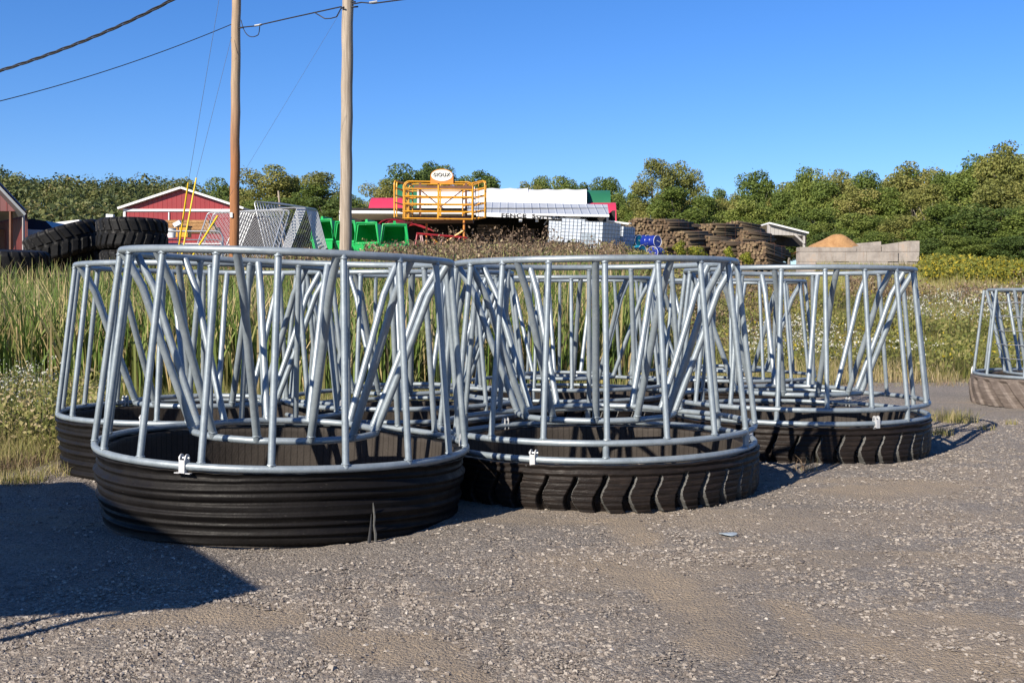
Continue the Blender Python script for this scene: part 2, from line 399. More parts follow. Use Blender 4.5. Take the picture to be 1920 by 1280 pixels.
DP = [(gpt(1230, 1095), gpt(1330, 1185), .20), (gpt(1150, 1060), gpt(1250, 1100), .14), (gpt(1330, 1190), gpt(1345, 1235), .13), (gpt(1600, 1200), gpt(1800, 1262), .16), (gpt(1750, 1230), gpt(1900, 1262), .12), (gpt(640, 1190), gpt(840, 1215), .22), (gpt(820, 1195), gpt(960, 1280), .15), (gpt(1740, 1160), gpt(1915, 1175), .16), (gpt(1180, 980), gpt(1240, 1010), .22), (gpt(1450, 1150), gpt(1500, 1190), .12), (gpt(250, 1170), gpt(520, 1150), .14), (gpt(1600, 930), gpt(1750, 905), .3)]
def dirt(x, y):
    x = np.asarray(x, float); y = np.asarray(y, float); m = np.zeros_like(x)
    xx = x + .25 * vnoise(x, y, 2.3, 61) + .1 * vnoise(x, y, 7., 62); yy = y + .25 * vnoise(x, y, 2.1, 63) + .1 * vnoise(x, y, 6.5, 64)
    for (ax, ay), (bx, by), w in DP:
        L = (bx - ax) ** 2 + (by - ay) ** 2; t_ = np.clip(((xx - ax) * (bx - ax) + (yy - ay) * (by - ay)) / L, 0, 1)
        d = np.hypot(xx - ax - t_ * (bx - ax), yy - ay - t_ * (by - ay)); m = np.maximum(m, 1 - ss(w * .45, w * 1.25, d))
    return np.maximum(m, .55 * ss(.22, .36, vnoise(x * .5 + 3, y * 1.1, 1.0, 65)))
gr = ss(-.25, .35, YY - bound(XX)); dry = ss(26, 29, YY) * (1 - ss(.2, .3, XX / np.maximum(YY, 1))) * .8
dry = np.maximum(dry, .9 * ss(.9, 0, np.hypot((XX + 4.0) / 1.6, (YY - 9.5) / .8)))
ny, nx = YY.shape
me = bpy.data.meshes.new('ground'); idx = np.arange(ny * nx).reshape(ny, nx)
F = np.stack([idx[:-1, :-1], idx[:-1, 1:], idx[1:, 1:], idx[1:, :-1]], -1).reshape(-1, 4)
V = np.stack([XX, YY, ZZ], -1).reshape(-1, 3).astype(np.float32)
me.vertices.add(len(V)); me.vertices.foreach_set('co', V.ravel())
me.loops.add(F.size); me.loops.foreach_set('vertex_index', F.ravel().astype(np.int32))
me.polygons.add(len(F)); me.polygons.foreach_set('loop_start', np.arange(0, F.size, 4, dtype=np.int32)); me.polygons.foreach_set('loop_total', np.full(len(F), 4, np.int32))
me.polygons.foreach_set('use_smooth', np.ones(len(F), bool))
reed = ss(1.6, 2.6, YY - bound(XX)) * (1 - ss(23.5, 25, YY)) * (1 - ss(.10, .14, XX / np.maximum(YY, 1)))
dm = dirt(XX, YY) * (YY > 2) * (YY < 20)
for nm, A in (('grass', gr), ('dry', dry), ('reed', reed), ('dirt', dm)):
    a = me.attributes.new(nm, 'FLOAT', 'POINT'); a.data.foreach_set('value', A.ravel().astype(np.float32))
me.materials.append(MATS['ground']); me.update(calc_edges=True)
tag(link('ground', me), kind='structure')
def zgrid(x, y):
    x = np.asarray(x, float); y = np.asarray(y, float)
    return G(x, y) + .035 * vnoise(x, y, .9, 1) + .018 * vnoise(x, y, 3.1, 2)

# loose stones on the gravel
n = 330000
y = 3.7 + (RNG.random(n) ** 1.7) * 9.5; x = (RNG.random(n) * 2 - 1) * y * .50
k = y < bound(x) + .1; x, y = x[k], y[k]; n = len(x)
s = (.0026 + .0100 * RNG.random(n) ** 5.) * (1 + .02 * y); s[RNG.random(n) < .004] *= 1.9
keep = (vnoise(x, y, 1.1, 9) + .5) * (vnoise(x, y, .45, 19) * .9 + .75) * (1 - .93 * dirt(x, y)) > RNG.random(n) * .62; x, y, s = x[keep], y[keep], s[keep]; n = len(x)
B = np.array([[1, 0, -.1], [.1, 1, -.1], [-1, .1, -.1], [0, -1, -.1], [.35, .3, .75], [-.4, -.2, .7]])
FF = [(0, 1, 4), (1, 2, 4), (2, 5, 4), (2, 3, 5), (3, 0, 5), (0, 4, 5)]
VV = B[None] * (1 + .35 * (RNG.random((n, 6, 3)) - .5)); VV[:, :, 2] *= (.45 + .35 * RNG.random(n))[:, None]
a = RNG.random(n) * 6.28; ca, sa = np.cos(a)[:, None], np.sin(a)[:, None]
VV[:, :, 0] *= 1.25; X_ = VV[:, :, 0] * ca - VV[:, :, 1] * sa; Y_ = VV[:, :, 0] * sa + VV[:, :, 1] * ca
VV = np.stack([X_, Y_, VV[:, :, 2]], -1) * s[:, None, None] + np.stack([x, y, zgrid(x, y) + .001], -1)[:, None]
T3 = VV[:, np.array(FF)].reshape(-1, 3, 3)
quads('gravel_stones', T3, np.repeat(RNG.random(n) ** 1.3, 6), 'stones')['kind'] = 'stuff'

# ------------------------------------------------------------------ feeders
def circ(R, z, n=96, a0=0., a1=2 * math.pi, closed=True, wob=0.):
    th = np.linspace(a0, a1, n, endpoint=not closed)
    r = R + wob * np.sin(th * 3 + 1)
    return np.stack([r * np.cos(th), r * np.sin(th), z + 0 * th], 1)
def pol(R, deg, z): a = math.radians(deg); return (R * math.cos(a), R * math.sin(a), z)
TR = .0225
def weld(mb, p, r):
    th = np.linspace(0, 2 * math.pi, 14, endpoint=False)
    mb.tube([(p[0] + (r) * math.cos(q), p[1] + r * math.sin(q), p[2] + .003 * math.sin(q * 5)) for q in th], .0045, 5, True)
def tyre_mesh(name, H, kind, seed, mats):
    r = np.random.default_rng(seed); nth, nz = (1500, 44) if kind == 'lug' else (720, 60)
    th = np.linspace(0, 2 * np.pi, nth, endpoint=False); zz = np.linspace(0, 1, nz)
    T, Zf = np.meshgrid(th, zz); R = np.full_like(T, {'smooth': 1.180, 'band': 1.195, 'lug': 1.172, 'diag': 1.21}[kind])
    if kind == 'smooth':
        wv = .5 + .5 * np.sin(T * 2 + 1.3)
        fl = .5 * np.sin(T * 2.0 + .7) + .35 * np.sin(T * 3 + 2)
        R += -.050 * (1 - Zf) ** 1.3 + .006 * np.sin(Zf * 9 + 2.2 * fl) + .010 * np.sin(Zf * 20 + 1.6 * fl) * (.65 + .35 * wv) + .007 * np.sin(Zf * 52 + 3.2 * fl) + .0025 * np.sin(Zf * 96 + 5 * fl)
        R += .02 * np.sin(Zf * math.pi) + .010 * np.sin(T * 5 + Zf * 6) * (1 - Zf) + .014 * ss(.93, 1, Zf)
    elif kind == 'band':
        R += .05 * ss(.2, 1, Zf) + .008 * np.sin(Zf * 34) + .004 * np.sin(Zf * 70 + T) - .03
        R += .008 * np.sin(T * 4 + Zf * 3)
    elif kind == 'lug':
        N = 40; ph = T * N / (2 * np.pi) - np.interp(Zf, [0, .08, .2, .33, .48, .6, .72, .85], [.02, -.06, -.15, -.17, -.07, .05, .12, .13]) + .03 * np.sin(T * 7)
        fr = (ph % 1.); wdt = .09 + .15 * (1 - ss(0, .5, Zf)) + .02 * np.sin(T * 11)
        gap = (1 - ss(wdt * .55, wdt, np.abs(fr - .5))) * (1 - ss(.70, .80, Zf + .03 * np.sin(np.floor(ph) * 2.1)))
        R += .04 - .075 * gap
        gl = np.abs(((Zf * 7.2) % 1) - .5) < .10
        R += -.006 * gl * (1 - gap) * (Zf < .8); R += .006 * np.sin(Zf * 40) * (Zf > .74)
        R += .016 * ss(0, .2, Zf) + .006 * np.sin(T * 5)
    elif kind == 'diag':
        N = 26; ph = T * N / (2 * np.pi) + 1.0 * Zf; fr = ph % 1.
        gap = (1 - ss(.16, .26, np.abs(fr - .5))) * (1 - ss(.8, .95, Zf))
        R += .03 - .035 * gap + .02 * np.sin(Zf * math.pi)
    jag = .004 * np.sin(T * 5) + .0025 * np.sin(T * 17 + 1) + .0015 * np.sin(T * 61)
    Zw = Zf * H + jag * ss(.75, 1, Zf)
    rows_o = np.stack([R * np.cos(T), R * np.sin(T), Zw], -1)
    ni = 14; Ti, Zi = np.meshgrid(th, np.linspace(1, 0, ni))
    ri = 1.215 - (.050 if kind == 'diag' else .085) - .015 * (1 - Zi) + .006 * np.sin(Ti * 6)
    zi = Zi * H + (jag[-1] - .006) * ss(.75, 1, Zi)
    rows_i = np.stack([ri * np.cos(Ti), ri * np.sin(Ti), zi], -1)
    rows = np.concatenate([rows_o, rows_i]); nr = len(rows)
    V = rows.reshape(-1, 3); idx = np.arange(nr * nth).reshape(nr, nth); nxt = np.roll(idx, -1, 1)
    F = np.stack([idx[:-1], nxt[:-1], nxt[1:], idx[1:]], -1)
    mi = np.zeros(F.shape[:2], np.int32); mi[nz:] = 1
    if kind == 'lug':
        gq = (gap[:-1] + gap[1:]) / 2; lit_flank = (gq > .06) & (gq < .97) & (fr[:-1] > .5)
        mi[:nz - 1][lit_flank] = 2  # paler grey on the sun-facing flanks only, as painted light
    F = F.reshape(-1, 4)
    me = bpy.data.meshes.new(name); me.vertices.add(len(V)); me.vertices.foreach_set('co', V.astype(np.float32).ravel())
    me.loops.add(F.size); me.loops.foreach_set('vertex_index', F.ravel().astype(np.int32))
    me.polygons.add(len(F)); me.polygons.foreach_set('loop_start', np.arange(0, F.size, 4, dtype=np.int32)); me.polygons.foreach_set('loop_total', np.full(len(F), 4, np.int32))
    for m in mats: me.materials.append(MATS[m])
    me.polygons.foreach_set('material_index', mi.ravel()); me.polygons.foreach_set('use_smooth', np.ones(len(F), bool))
    a = me.attributes.new('ang', 'FLOAT', 'POINT'); a.data.foreach_set('value', np.tile(np.minimum(th, 2 * np.pi - th) / 6.2832, nr).astype(np.float32))
    me.update(calc_edges=True); return me
def clamp_mesh(Hp=.085):
    b = MB()                                  # local: x tangent, y outward radial, z up; origin on the pipe axis
    for sx in (-.014, .030):
        pr = [(sx, -.02 + .0, -.04), (sx, .030, -.04)]
        poly = [(sx, -.024, -.045), (sx, .034, -.045)] + [(sx, .005 + .029 * math.cos(a), .055 + .029 * math.sin(a)) for a in np.linspace(0, math.pi, 9)]
        b.prism(poly, (.007, 0, 0))
    b.box((-.034, .012, -.046), (.038, .045, .006)); b.box((.054, .012, -.046), (.038, .045, .006))
    b.box((.01, .036, .0), (.046, .006, .09))
    return b
def make_feeder(double, tyre_me, label, group, clamps):
    root = thing('hay_feeder', (0, 0, 0), label, 'hay feeder', group)
    Rt, Rb = 1.063, 1.2; zt = 1.69; zu = .462; zl = .344 if double else zu
    b = MB(); b.tube(circ(Rt, zt, wob=.004), TR * 1.04, 12, True); b.obj('top_ring', 'galv', root, True)
    b = MB(); b.tube(circ(Rb, zu, wob=.005), TR, 12, True); b.obj('bar_ring', 'galv', root, True)
    if double:
        b = MB(); b.tube(circ(Rb, zl, wob=.004), TR, 12, True); b.obj('base_ring', 'galv', root, True)
        sb = MB(); sb.tube([(Rb, 0, zl), (Rb, 0, zu)], TR * .98, 12); weld(sb, (Rb, 0, zl + .024), TR * 1.02); sm = sb.mesh('stub_post', 'galv', True)
        for kk in range(6):
            o = link('stub_post', sm, root); o.rotation_euler.z = math.radians(kk * 60)
    sb = MB(); sb.tube([(Rb, 0, zu), (Rb + (Rt - Rb) * .5, 0, (zu + zt) / 2), (Rt, 0, zt)], TR * .92, 12)
    weld(sb, (Rb - .004, 0, zu + .025), TR * .98); weld(sb, (Rt + .004, 0, zt - .025), TR * .98)
    bm_ = sb.mesh('bar', 'galv', True)
    for kk in range(18):
        o = link('bar', bm_, root); o.rotation_euler.z = math.radians(kk * 20 + random.uniform(-.6, .6))
    Ri, zi = .60, .545; phi = 27
    pts = []
    for kk in range(12):                        # the inner hoop has a slight kink at every bar
        for q in (0, .25, .5, .75):
            a = phi + kk * 30 + q * 30; pts.append(pol(Ri * (1 - .022 * math.sin(q * math.pi)), a, zi))
    b = MB(); b.tube(pts, TR, 12, True); b.obj('inner_ring', 'galv', root, True)
    sb = MB(); sb.tube([(Rt - .01, 0, zt - .012), (Rt - .13, 0, zt - .22), ((Rt + Ri) / 2 - .02, 0, (zt + zi) / 2), (Ri, 0, zi)], TR * 1.12, 12)
    weld(sb, (Ri + .012, 0, zi + .03), TR * 1.1); im = sb.mesh('slanted_bar', 'galv', True)
    for kk in range(12):
        o = link('slanted_bar', im, root); o.rotation_euler.z = math.radians(phi + kk * 30 + random.uniform(-1, 1))
    cm = clamp_mesh().mesh('clamp', 'chrome_bracket')
    cm.transform(Matrix.Diagonal((.8, .85, .82, 1)))
    bb = MB(); bb.tube([(-.024, .004, .046), (.036, .004, .046)], .007, 8); bb.box((.038, .004, .046), (.008, .018, .016)); btm = bb.mesh('bolt', 'bright_galv')
    for a in clamps:
        o = link('clamp', cm, root, pol(Rb, a, zl)); o.rotation_euler.z = math.radians(a - 90)
        link('bolt', btm, o)
    o = link('tyre_base', tyre_me, root)
    return root
H1, H2 = .437, .315
ty_s = tyre_mesh('tyre_base', H1, 'smooth', 1, ['rubber_smooth', 'rubber_inner'])
ty_b = tyre_mesh('tyre_base', H1, 'band', 2, ['rubber_smooth', 'rubber_inner'])
ty_l = tyre_mesh('tyre_base', H2, 'lug', 3, ['rubber_tread', 'rubber_inner', 'rubber_cut_lit'])
GRP = 'galvanised hay feeders on tyre bases'
FA = make_feeder(False, ty_s, 'nearest hay feeder, front left, on a smooth black ribbed tyre base', GRP, (-104, 16, 136))
FB = make_feeder(True, ty_l, 'middle front hay feeder with double base ring on a tyre with curved lugs', GRP, (-143, -24, 97))
def set_clamps(o, angs):
    for c, a in zip([c for c in o.children if c.name.startswith('clamp')], angs):
        zc_ = c.location.z; c.location = pol(1.2, a, zc_); c.rotation_euler.z = math.radians(a - 90)
def place(o, x, y, z, rot, a=0, b=0):
    o.location = (x, y, z)
    o.rotation_euler = (Matrix.Rotation(-a, 3, 'Y') @ Matrix.Rotation(b, 3, 'X') @ Matrix.Rotation(math.radians(rot), 3, 'Z')).to_euler()
def swap(o, me):
    for c in o.children:
        if c.name.startswith('tyre_base'): c.data = me
place(FA, -1.524, 7.458, 0, -2, -.032, -.003)
place(FB, .647, 8.613, 0, 29, .007, 0)
FC = copy_tree(FB); place(FC, 2.733, 10.773, 0, 8, -.003, -.005); set_clamps(FC, (-78, 42, 162)); FC['label'] = 'right hay feeder of the front group, beside the dry grass tufts'
FE = copy_tree(FA); place(FE, -2.652, 9.699, -.005, 7, -.009, -.012); swap(FE, ty_b); FE['label'] = 'leftmost hay feeder beside the cattails, behind the nearest feeder'
FH = copy_tree(FB); place(FH, -1.056, 11.204, -.02, 13, .005, .005); FH['label'] = 'hay feeder in the second row, seen between the smooth-based feeder and the middle one'
FD = copy_tree(FB); place(FD, 2.757, 14.817, -.035, 5, -.004, 0); FD['label'] = 'farthest hay feeder of the group, seen through the bars of the right feeder'
FG = copy_tree(FB); place(FG, .623, 13.338, -.03, 11); FG['label'] = 'hay feeder in the back row right behind the middle front feeder'
for o in (FA,):                                   # torn slit near the foot of the smooth tyre
    b = MB(); a0 = -51.5
    pts = [pol(1.197, a0 + d, z) for d, z in ((-.25, .255), (.0, .22), (.35, .17), (.25, .12), (.8, .07), (.9, .03), (.6, .0))]
    b.tube(pts, [.002, .006, .007, .006, .009, .008, .004], 6); b.obj('torn_edge', 'rubber_cut_lit', o, True)
    b = MB(); pts = [pol(1.188, a0 - .45 + d, z) for d, z in ((0, .19), (-.1, .12), (-.3, .06), (-.5, .01))]
    b.tube(pts, [.002, .006, .010, .012], 6); b.obj('torn_gap', 'wire_black', o, True)

# the separate wired feeder at the right edge
def make_wired(x, y, z, rz):
    root = thing('hay_feeder', (x, y, z), 'separate hay feeder at the right edge with thin wire hoops on a brown muddy tyre', 'hay feeder', None, rz)
    Rt, Rb, zt, zb = 1.10, 1.2, 1.55, .40
    b = MB(); b.tube(circ(Rt, zt, 8), TR, 10, True); b.obj('top_ring', 'galv', root, True)
    b = MB(); b.tube(circ(Rb, zb), TR, 10, True); b.obj('base_ring', 'galv', root, True)
    b = MB(); b.tube(circ(.80, zb + .02, 48), TR * .9, 10, True); b.obj('inner_ring', 'galv', root, True)
    for kk in range(12):
        b = MB(); b.tube([pol(Rb, kk * 30 + 6, zb), pol(Rt - .02, kk * 30 + 6, zt)], TR * .9, 10); b.obj('bar', 'galv', root, True)
    for kk in range(16):
        a = kk * 22.5; b = MB(); b.tube([pol(Rt - .05, a, zt), pol(.80, a, zb + .02)], TR, 10); b.obj('slanted_bar', 'galv', root, True)
    for kk in range(5):
        zz = .62 + kk * .19; b = MB(); b.tube(circ(.80 + (Rt - .85) * (zz - zb) / (zt - zb) + .03, zz, 48), .005, 6, True); b.obj('wire_hoop', 'bright_galv', root)
    tm = tyre_mesh('tyre_base', .375, 'diag', 9, ['rubber_muddy', 'rubber_inner'])
    link('tyre_base', tm, root)
    for a in (-100, 150):
        o = clamp_mesh().obj('clamp', 'chrome_bracket', root); o.location = pol(Rb, a, zb); o.rotation_euler.z = math.radians(a - 90)
make_wired(7.60, 15.3, .0, math.radians(2))

# ------------------------------------------------------------------ just outside the left edge: a flat canopy on slender posts, whose shadow falls on the gravel
tip = Vector((-1.2, 5.43, 0))
def back(p, h): return Vector((p[0], p[1], 0)) - Vector((sdir.x, sdir.y, 0)) * (h / -sdir.z) + Vector((0, 0, h))
Ht = 2.5
q0 = back(tip, Ht); e1 = Vector((-.545, .838, 0)).normalized(); e2 = Vector((-.985, -.17, 0)).normalized()
tr = thing('flat_canopy', (q0.x, q0.y, 0), 'flat grey canopy just outside the left edge that throws the big shadow', 'canopy')
b = MB(); c = [q0, q0 + e1 * 3.85, q0 + e1 * 3.6 + e2 * 4.5, q0 + e2 * 4.5]
b.prism([(p.x - q0.x, p.y - q0.y, Ht - .26) for p in c], (0, 0, .26)); b.obj('roof', 'grey_boards', tr)
for p in (q0 + e1 * .12 + e2 * .10, q0 + e1 * .16 + e2 * .30, q0 + e1 * 3.6 + e2 * .2, q0 + e2 * 4.2 + e1 * .2, q0 + e2 * 4.2 + e1 * 3.3):
    b = MB(); b.tube([(p.x - q0.x, p.y - q0.y, -.1), (p.x - q0.x, p.y - q0.y, Ht - .26)], .03, 8); b.obj('post', 'grey_boards', tr)

# ------------------------------------------------------------------ utility poles and wires
def pole(Y, xt, xb, r0, r1, mat, label):
    a = P(xb, 455, Y); c = P(xt, 0, Y); base = gz(a.x, Y) - .3
    sl_ = (c.x - a.x) / (c.z - a.z); top = c.z + 2.4
    root = thing('utility_pole', (a.x + sl_ * (base - a.z), Y, base), label, 'utility pole')
    n = 26; pts = []; rr = []
    for i in range(n + 1):
        f = i / n; z = (top - base) * f
        pts.append((sl_ * z + .008 * math.sin(i * 1.7), .006 * math.sin(i), z)); rr.append(r0 + (r1 - r0) * f + .002 * math.sin(i * 2.3))
    b = MB(); b.tube(pts, rr, 24); b.obj('shaft', mat, root, True)
    return root, sl_
pl, _ = pole(30, 443, 439.5, .130, .112, 'pole_stained', 'left utility pole, reddish brown stained, behind the nearest feeder')
pr_, _ = pole(27, 652, 648, .148, .130, 'pole_grey', 'right utility pole of pale weathered wood beside the green bins')
def rel(root, p): return (p - root.location)
b = MB(); b.box(rel(pl, P(433.5, 403, 29.84)), (.07, .02, .13)); b.obj('tag', 'white_plastic', pl)
def hook(root, p, q, mat='wire_black', r=.02):
    b = MB(); b.tube([rel(root, p), rel(root, q)], r, 8); b.obj('bracket', mat, root)
hook(pl, P(448, 53, 29.9), P(456, 52, 29.6)); hook(pr_, P(659, 4, 26.9), P(666, 4, 26.8)); hook(pr_, P(659, 14, 26.9), P(671, 13, 26.8)); hook(pr_, P(640, 16, 26.9), P(645, 14, 26.8))
def wire(pts, r, label, name='overhead_wire', mat='wire_black', twist=0., group='overhead wires'):
    p = np.array([tuple(q) for q in pts]); n = max(40, int(len(p) * 4))
    t_ = np.linspace(0, len(p) - 1, n); q = np.stack([np.interp(t_, np.arange(len(p)), p[:, k]) for k in range(3)], 1)
    root = thing(name, tuple(q[0]), label, 'cable', group); b = MB()
    if twist:
        L = np.concatenate([[0], np.cumsum(np.linalg.norm(np.diff(q, axis=0), axis=1))]); m = int(L[-1] / .12)
        s_ = np.linspace(0, L[-1], m); c = np.stack([np.interp(s_, L, q[:, k]) for k in range(3)], 1)
        for ph in (0, 2.09, 4.19):
            d = c.copy(); a = s_ / twist * 6.283 + ph; d[:, 0] += .022 * np.cos(a) * .6; d[:, 2] += .022 * np.sin(a); b.tube(d - q[0], r, 6)
    else: b.tube(q - q[0], r, 6)
    b.obj('strand', mat, root, True); return root
def para(a, b_, c, n=24):                       # parabola through three points
    ts = np.linspace(0, 1, n); A, B_, C = np.array(a), np.array(b_), np.array(c)
    return [A * (2 * (t - .5) * (t - 1)) + B_ * (-4 * t * (t - 1)) + C * (2 * t * (t - .5)) for t in ts]
wire(para(P(-40, 145, 22), P(160, 76, 21), P(345, -12, 20), 30), .013, 'thick twisted cable crossing the top left corner', twist=1.1)
wire(para(P(-30, 197, 26), P(215, 128, 28), P(434, 46, 30)), .012, 'thin cable sagging from the left pole to the left edge')
wire([P(450, 52, 29.9), P(480, 49, 29.2), P(492, 46, 29), P(540, 35, 28.3), P(590, 24, 27.6), P(640, 13, 27)], .016, 'cable strung from the left pole to the right pole')
wire(para(P(452, 38, 29.8), P(464, 66, 29.5), P(484, 66, 29.2), 12) + [P(486, 60, 29.2), P(487, 50, 29.1)], .012, 'short loop of cable hanging right of the left pole')
wire([P(590, 24, 27.6), P(600, 30, 27.4), P(609, 35.5, 27.3), P(620, 35, 27.2), P(631, 32, 27.1), P(640, 15, 27)], .014, 'short sagging loop of cable left of the right pole')
wire([P(661, 8, 26.8), P(678, 5, 26.5), P(700, 7, 26.2), P(760, -1, 25), P(860, -20, 24)], .016, 'cable leaving the right pole towards the top right')
def guy(a, c, e, label, yr=.019, wr=.0045):
    r = wire([a, c], wr, label, 'guy_wire', 'wire_steel', group='guy wires')
    q0 = Vector(r.location); b = MB(); b.tube([c - q0, e - q0], yr, 10); b.obj('guard', 'yellow_guard', r, True)
    return r
guy(P(414, -20, 24), P(353, 343, 25), P(333, 480, 25.6), 'guy wire with long yellow guard, left of the two beside the red barn')
guy(P(434, 70, 29.8), P(368, 334, 28), P(337, 500, 27), 'guy wire with long yellow guard, right of the two, from the left pole')
guy(P(640, 20, 27), P(408, 405, 24), P(316, 552, 22.6), 'guy wire with lower leaning yellow guard, running up to the right pole', .021, .0028)
for px_, py_, Y_ in ((484, 48, 29.1), (700, 5, 26.2)):
    q = P(px_, py_, Y_); k_ = thing('wire_clamp', tuple(q), 'pale metal splice on the cable ' + ('between the poles' if px_ < 600 else 'right of the right pole'), 'cable splice')
    b = MB(); b.tube([(-.09, 0, -.01), (.09, 0, .02)], .028, 8); b.obj('sleeve', 'bright_galv', k_)

# ------------------------------------------------------------------ giant tyres
def otr_mesh(seed, R=.93, Wd=.62):
    nth, nz = 540, 40; th = np.linspace(0, 2 * np.pi, nth, endpoint=False)
    prof = [(.52, -.44), (.60, -.50), (.75, -.54), (.90, -.52), (.975, -.45)]
    up = [(1.0, z) for z in np.linspace(-.40, .40, 26)]
    prof = prof + up + [(r_, -z_) for r_, z_ in prof[::-1]] + [(.50, .3), (.48, 0), (.50, -.3)]
    pr2 = np.array(prof); rows = []
    for r_, z_ in pr2:
        rr = np.full(nth, r_ * R); 
        if r_ > .94:
            N = 24; side = 1 if z_ > 0 else 0
            ph = th * N / (2 * np.pi) + (.5 if side else 0) + 1.1 * abs(z_) * (1 if side else 1)
            g = 1 - ss(.12, .2, np.abs(ph % 1 - .5)); rr -= .05 * g * (1 if abs(z_) > .06 else .3)
            if abs(z_) < .05: rr -= .03
        rows.append(np.stack([rr * np.cos(th), rr * np.sin(th), np.full(nth, z_ * Wd)], 1))
    V = np.array(rows); nr = len(V); idx = np.arange(nr * nth).reshape(nr, nth); nxt = np.roll(idx, -1, 1)
    F = np.stack([idx, nxt, np.roll(nxt, -1, 0), np.roll(idx, -1, 0)], -1).reshape(-1, 4)
    me = bpy.data.meshes.new('carcass'); me.from_pydata(V.reshape(-1, 3).tolist(), [], F.tolist())
    me.materials.append(MATS['rubber_old']); me.polygons.foreach_set('use_smooth', [True] * len(me.polygons)); me.set_sharp_from_angle(angle=math.radians(40)); return me
om = otr_mesh(1)
def otr(px, py, Y, s, rx, ry, label, sz=1.):
    p = P(px, py, Y); o = link('giant_tyre', om, None, p); o.scale = (s, s, s * sz); o.rotation_euler = (math.radians(rx), math.radians(ry), random.random() * 6)
    o.rotation_euler = (Matrix.Rotation(math.radians(ry), 3, 'Y') @ Matrix.Rotation(math.radians(rx), 3, 'X') @ Matrix.Rotation(random.random() * 6, 3, 'Z')).to_euler()
    return tag(o, label, 'tyre', 'giant loader tyres piled on the bank')
otr(248, 440, 30, .99, -1, 0, 'upright-edged giant tyre lying flat on top of the right stack, chevron tread', 1.25)
otr(253, 497, 30, .97, 0, 0, 'giant tyre at the bottom of the right stack, mostly hidden by feeders', 1.2)
otr(122, 456, 31, 1.12, 5, -17, 'tilted giant tyre leaning on the pile at the left, sagging to the left', 1.15)
otr(140, 494, 31.5, 1.0, 0, 0, 'worn giant tyre underneath the tilted one, sidewall towards the camera', 1.2)
otr(16, 505, 28, 1.06, 3, 2, 'giant tyre lying flat in front at the left edge above the cattails', 1.35)

# ------------------------------------------------------------------ buildings
def shape(poly, dy, mat, name, root, mi=0):
    b = MB(); b.prism([rel(root, p) for p in poly], (0, dy, 0)); return b.obj(name, mat, root)
# red gable barn
Y = 108
rt = thing('red_barn', tuple(P(340, 455, Y)), 'red metal gable barn with white trim in the distance behind the tyres', 'barn')
ev_l, ev_r, rdg = P(228, 392, Y), P(452, 390, Y), P(341, 355, Y)
gl, g_r = P(232, 470, Y), P(448, 470, Y)
shape([gl, g_r, P(448, 391, Y), rdg, P(232, 392, Y)], 14, 'red_sheet', 'wall', rt)
def strip(p, q, w, dy, mat, name, root, off=-.06, sk=0.):
    d = (q - p); n = Vector((-d.z, 0, d.x)).normalized() * w
    o = Vector((0, off, 0)); b = MB(); b.prism([rel(root, x) for x in (p + o, q + o, q + n + o, p + n + o)], (sk * dy, dy, 0)); return b.obj(name, mat, root)
strip(P(224, 393, Y), P(341, 354.5, Y), .20, 14.6, 'white_trim', 'roof', rt, -.5); strip(P(341, 354.5, Y), P(458, 393, Y), .20, 14.6, 'white_trim', 'roof', rt, -.5)
strip(P(232, 396.5, Y), P(448, 396.5, Y), .22, .1, 'white_trim', 'band', rt, -.12)
strip(P(318, 440, Y), P(318, 398, Y), .10, .1, 'white_trim', 'door_track', rt, -.12)
strip(P(236, 470, Y), P(236, 396, Y), .22, .12, 'white_trim', 'corner_trim', rt, -.13); strip(P(450, 470, Y), P(450, 396, Y), .22, .12, 'white_trim', 'corner_trim', rt, -.13)
# red open barn at the left edge, its wall shade painted as darker red
Y = 44
rt = thing('open_barn', tuple(P(0, 475, Y)), 'open-fronted red barn with shade painted into its walls, cut by the left edge with a steep grey roof edge', 'barn')
shape([P(-150, 396, Y), P(46, 396, Y), P(46, 394, Y), P(-14, 330, Y), P(-60, 290, Y), P(-150, 360, Y)], .2, 'shaded_red_sheet', 'gable_wall', rt)
strip(P(56, 406, Y), P(-62, 281, Y), -.10, 9, 'wire_steel', 'roof', rt, -.5, -.75); strip(P(-62, 281, Y), P(-190, 380, Y), .16, 9, 'bright_galv', 'roof', rt, -.5, -.75)
for x0, x1, m in ((17, 20, 'rust_steel'), (41.5, 43.2, 'grey_boards'), (-60, -56, 'rust_steel')):
    shape([P(x0, 480, Y), P(x1, 480, Y), P(x1, 395.5, Y), P(x0, 395.5, Y)], .18, m, 'post', rt)
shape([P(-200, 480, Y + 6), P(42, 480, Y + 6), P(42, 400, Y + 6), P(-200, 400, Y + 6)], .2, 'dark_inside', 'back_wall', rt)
b = MB(); p = P(45, 396, Y); b.prism([rel(rt, p + Vector((0, .3, 0))), rel(rt, p + Vector((0, .3, -2))), rel(rt, p + Vector((-6, 8.3, -2))), rel(rt, p + Vector((-6, 8.3, 0)))], (-.1, 0, 0)); b.obj('side_wall', 'shaded_red_sheet', rt)
for k_ in range(4):
    shape([P(22, 436 + k_ * 9, Y + 2), P(40, 438 + k_ * 9, Y + 2), P(40, 440 + k_ * 9, Y + 2), P(22, 438 + k_ * 9, Y + 2)], .05, 'brown_boards', 'gate_rail', rt)
shape([P(-20, 470, Y + 3), P(16, 470, Y + 3), P(16, 432, Y + 3), P(-20, 428, Y + 3)], 1.5, 'rust_steel', 'inner_bin', rt)
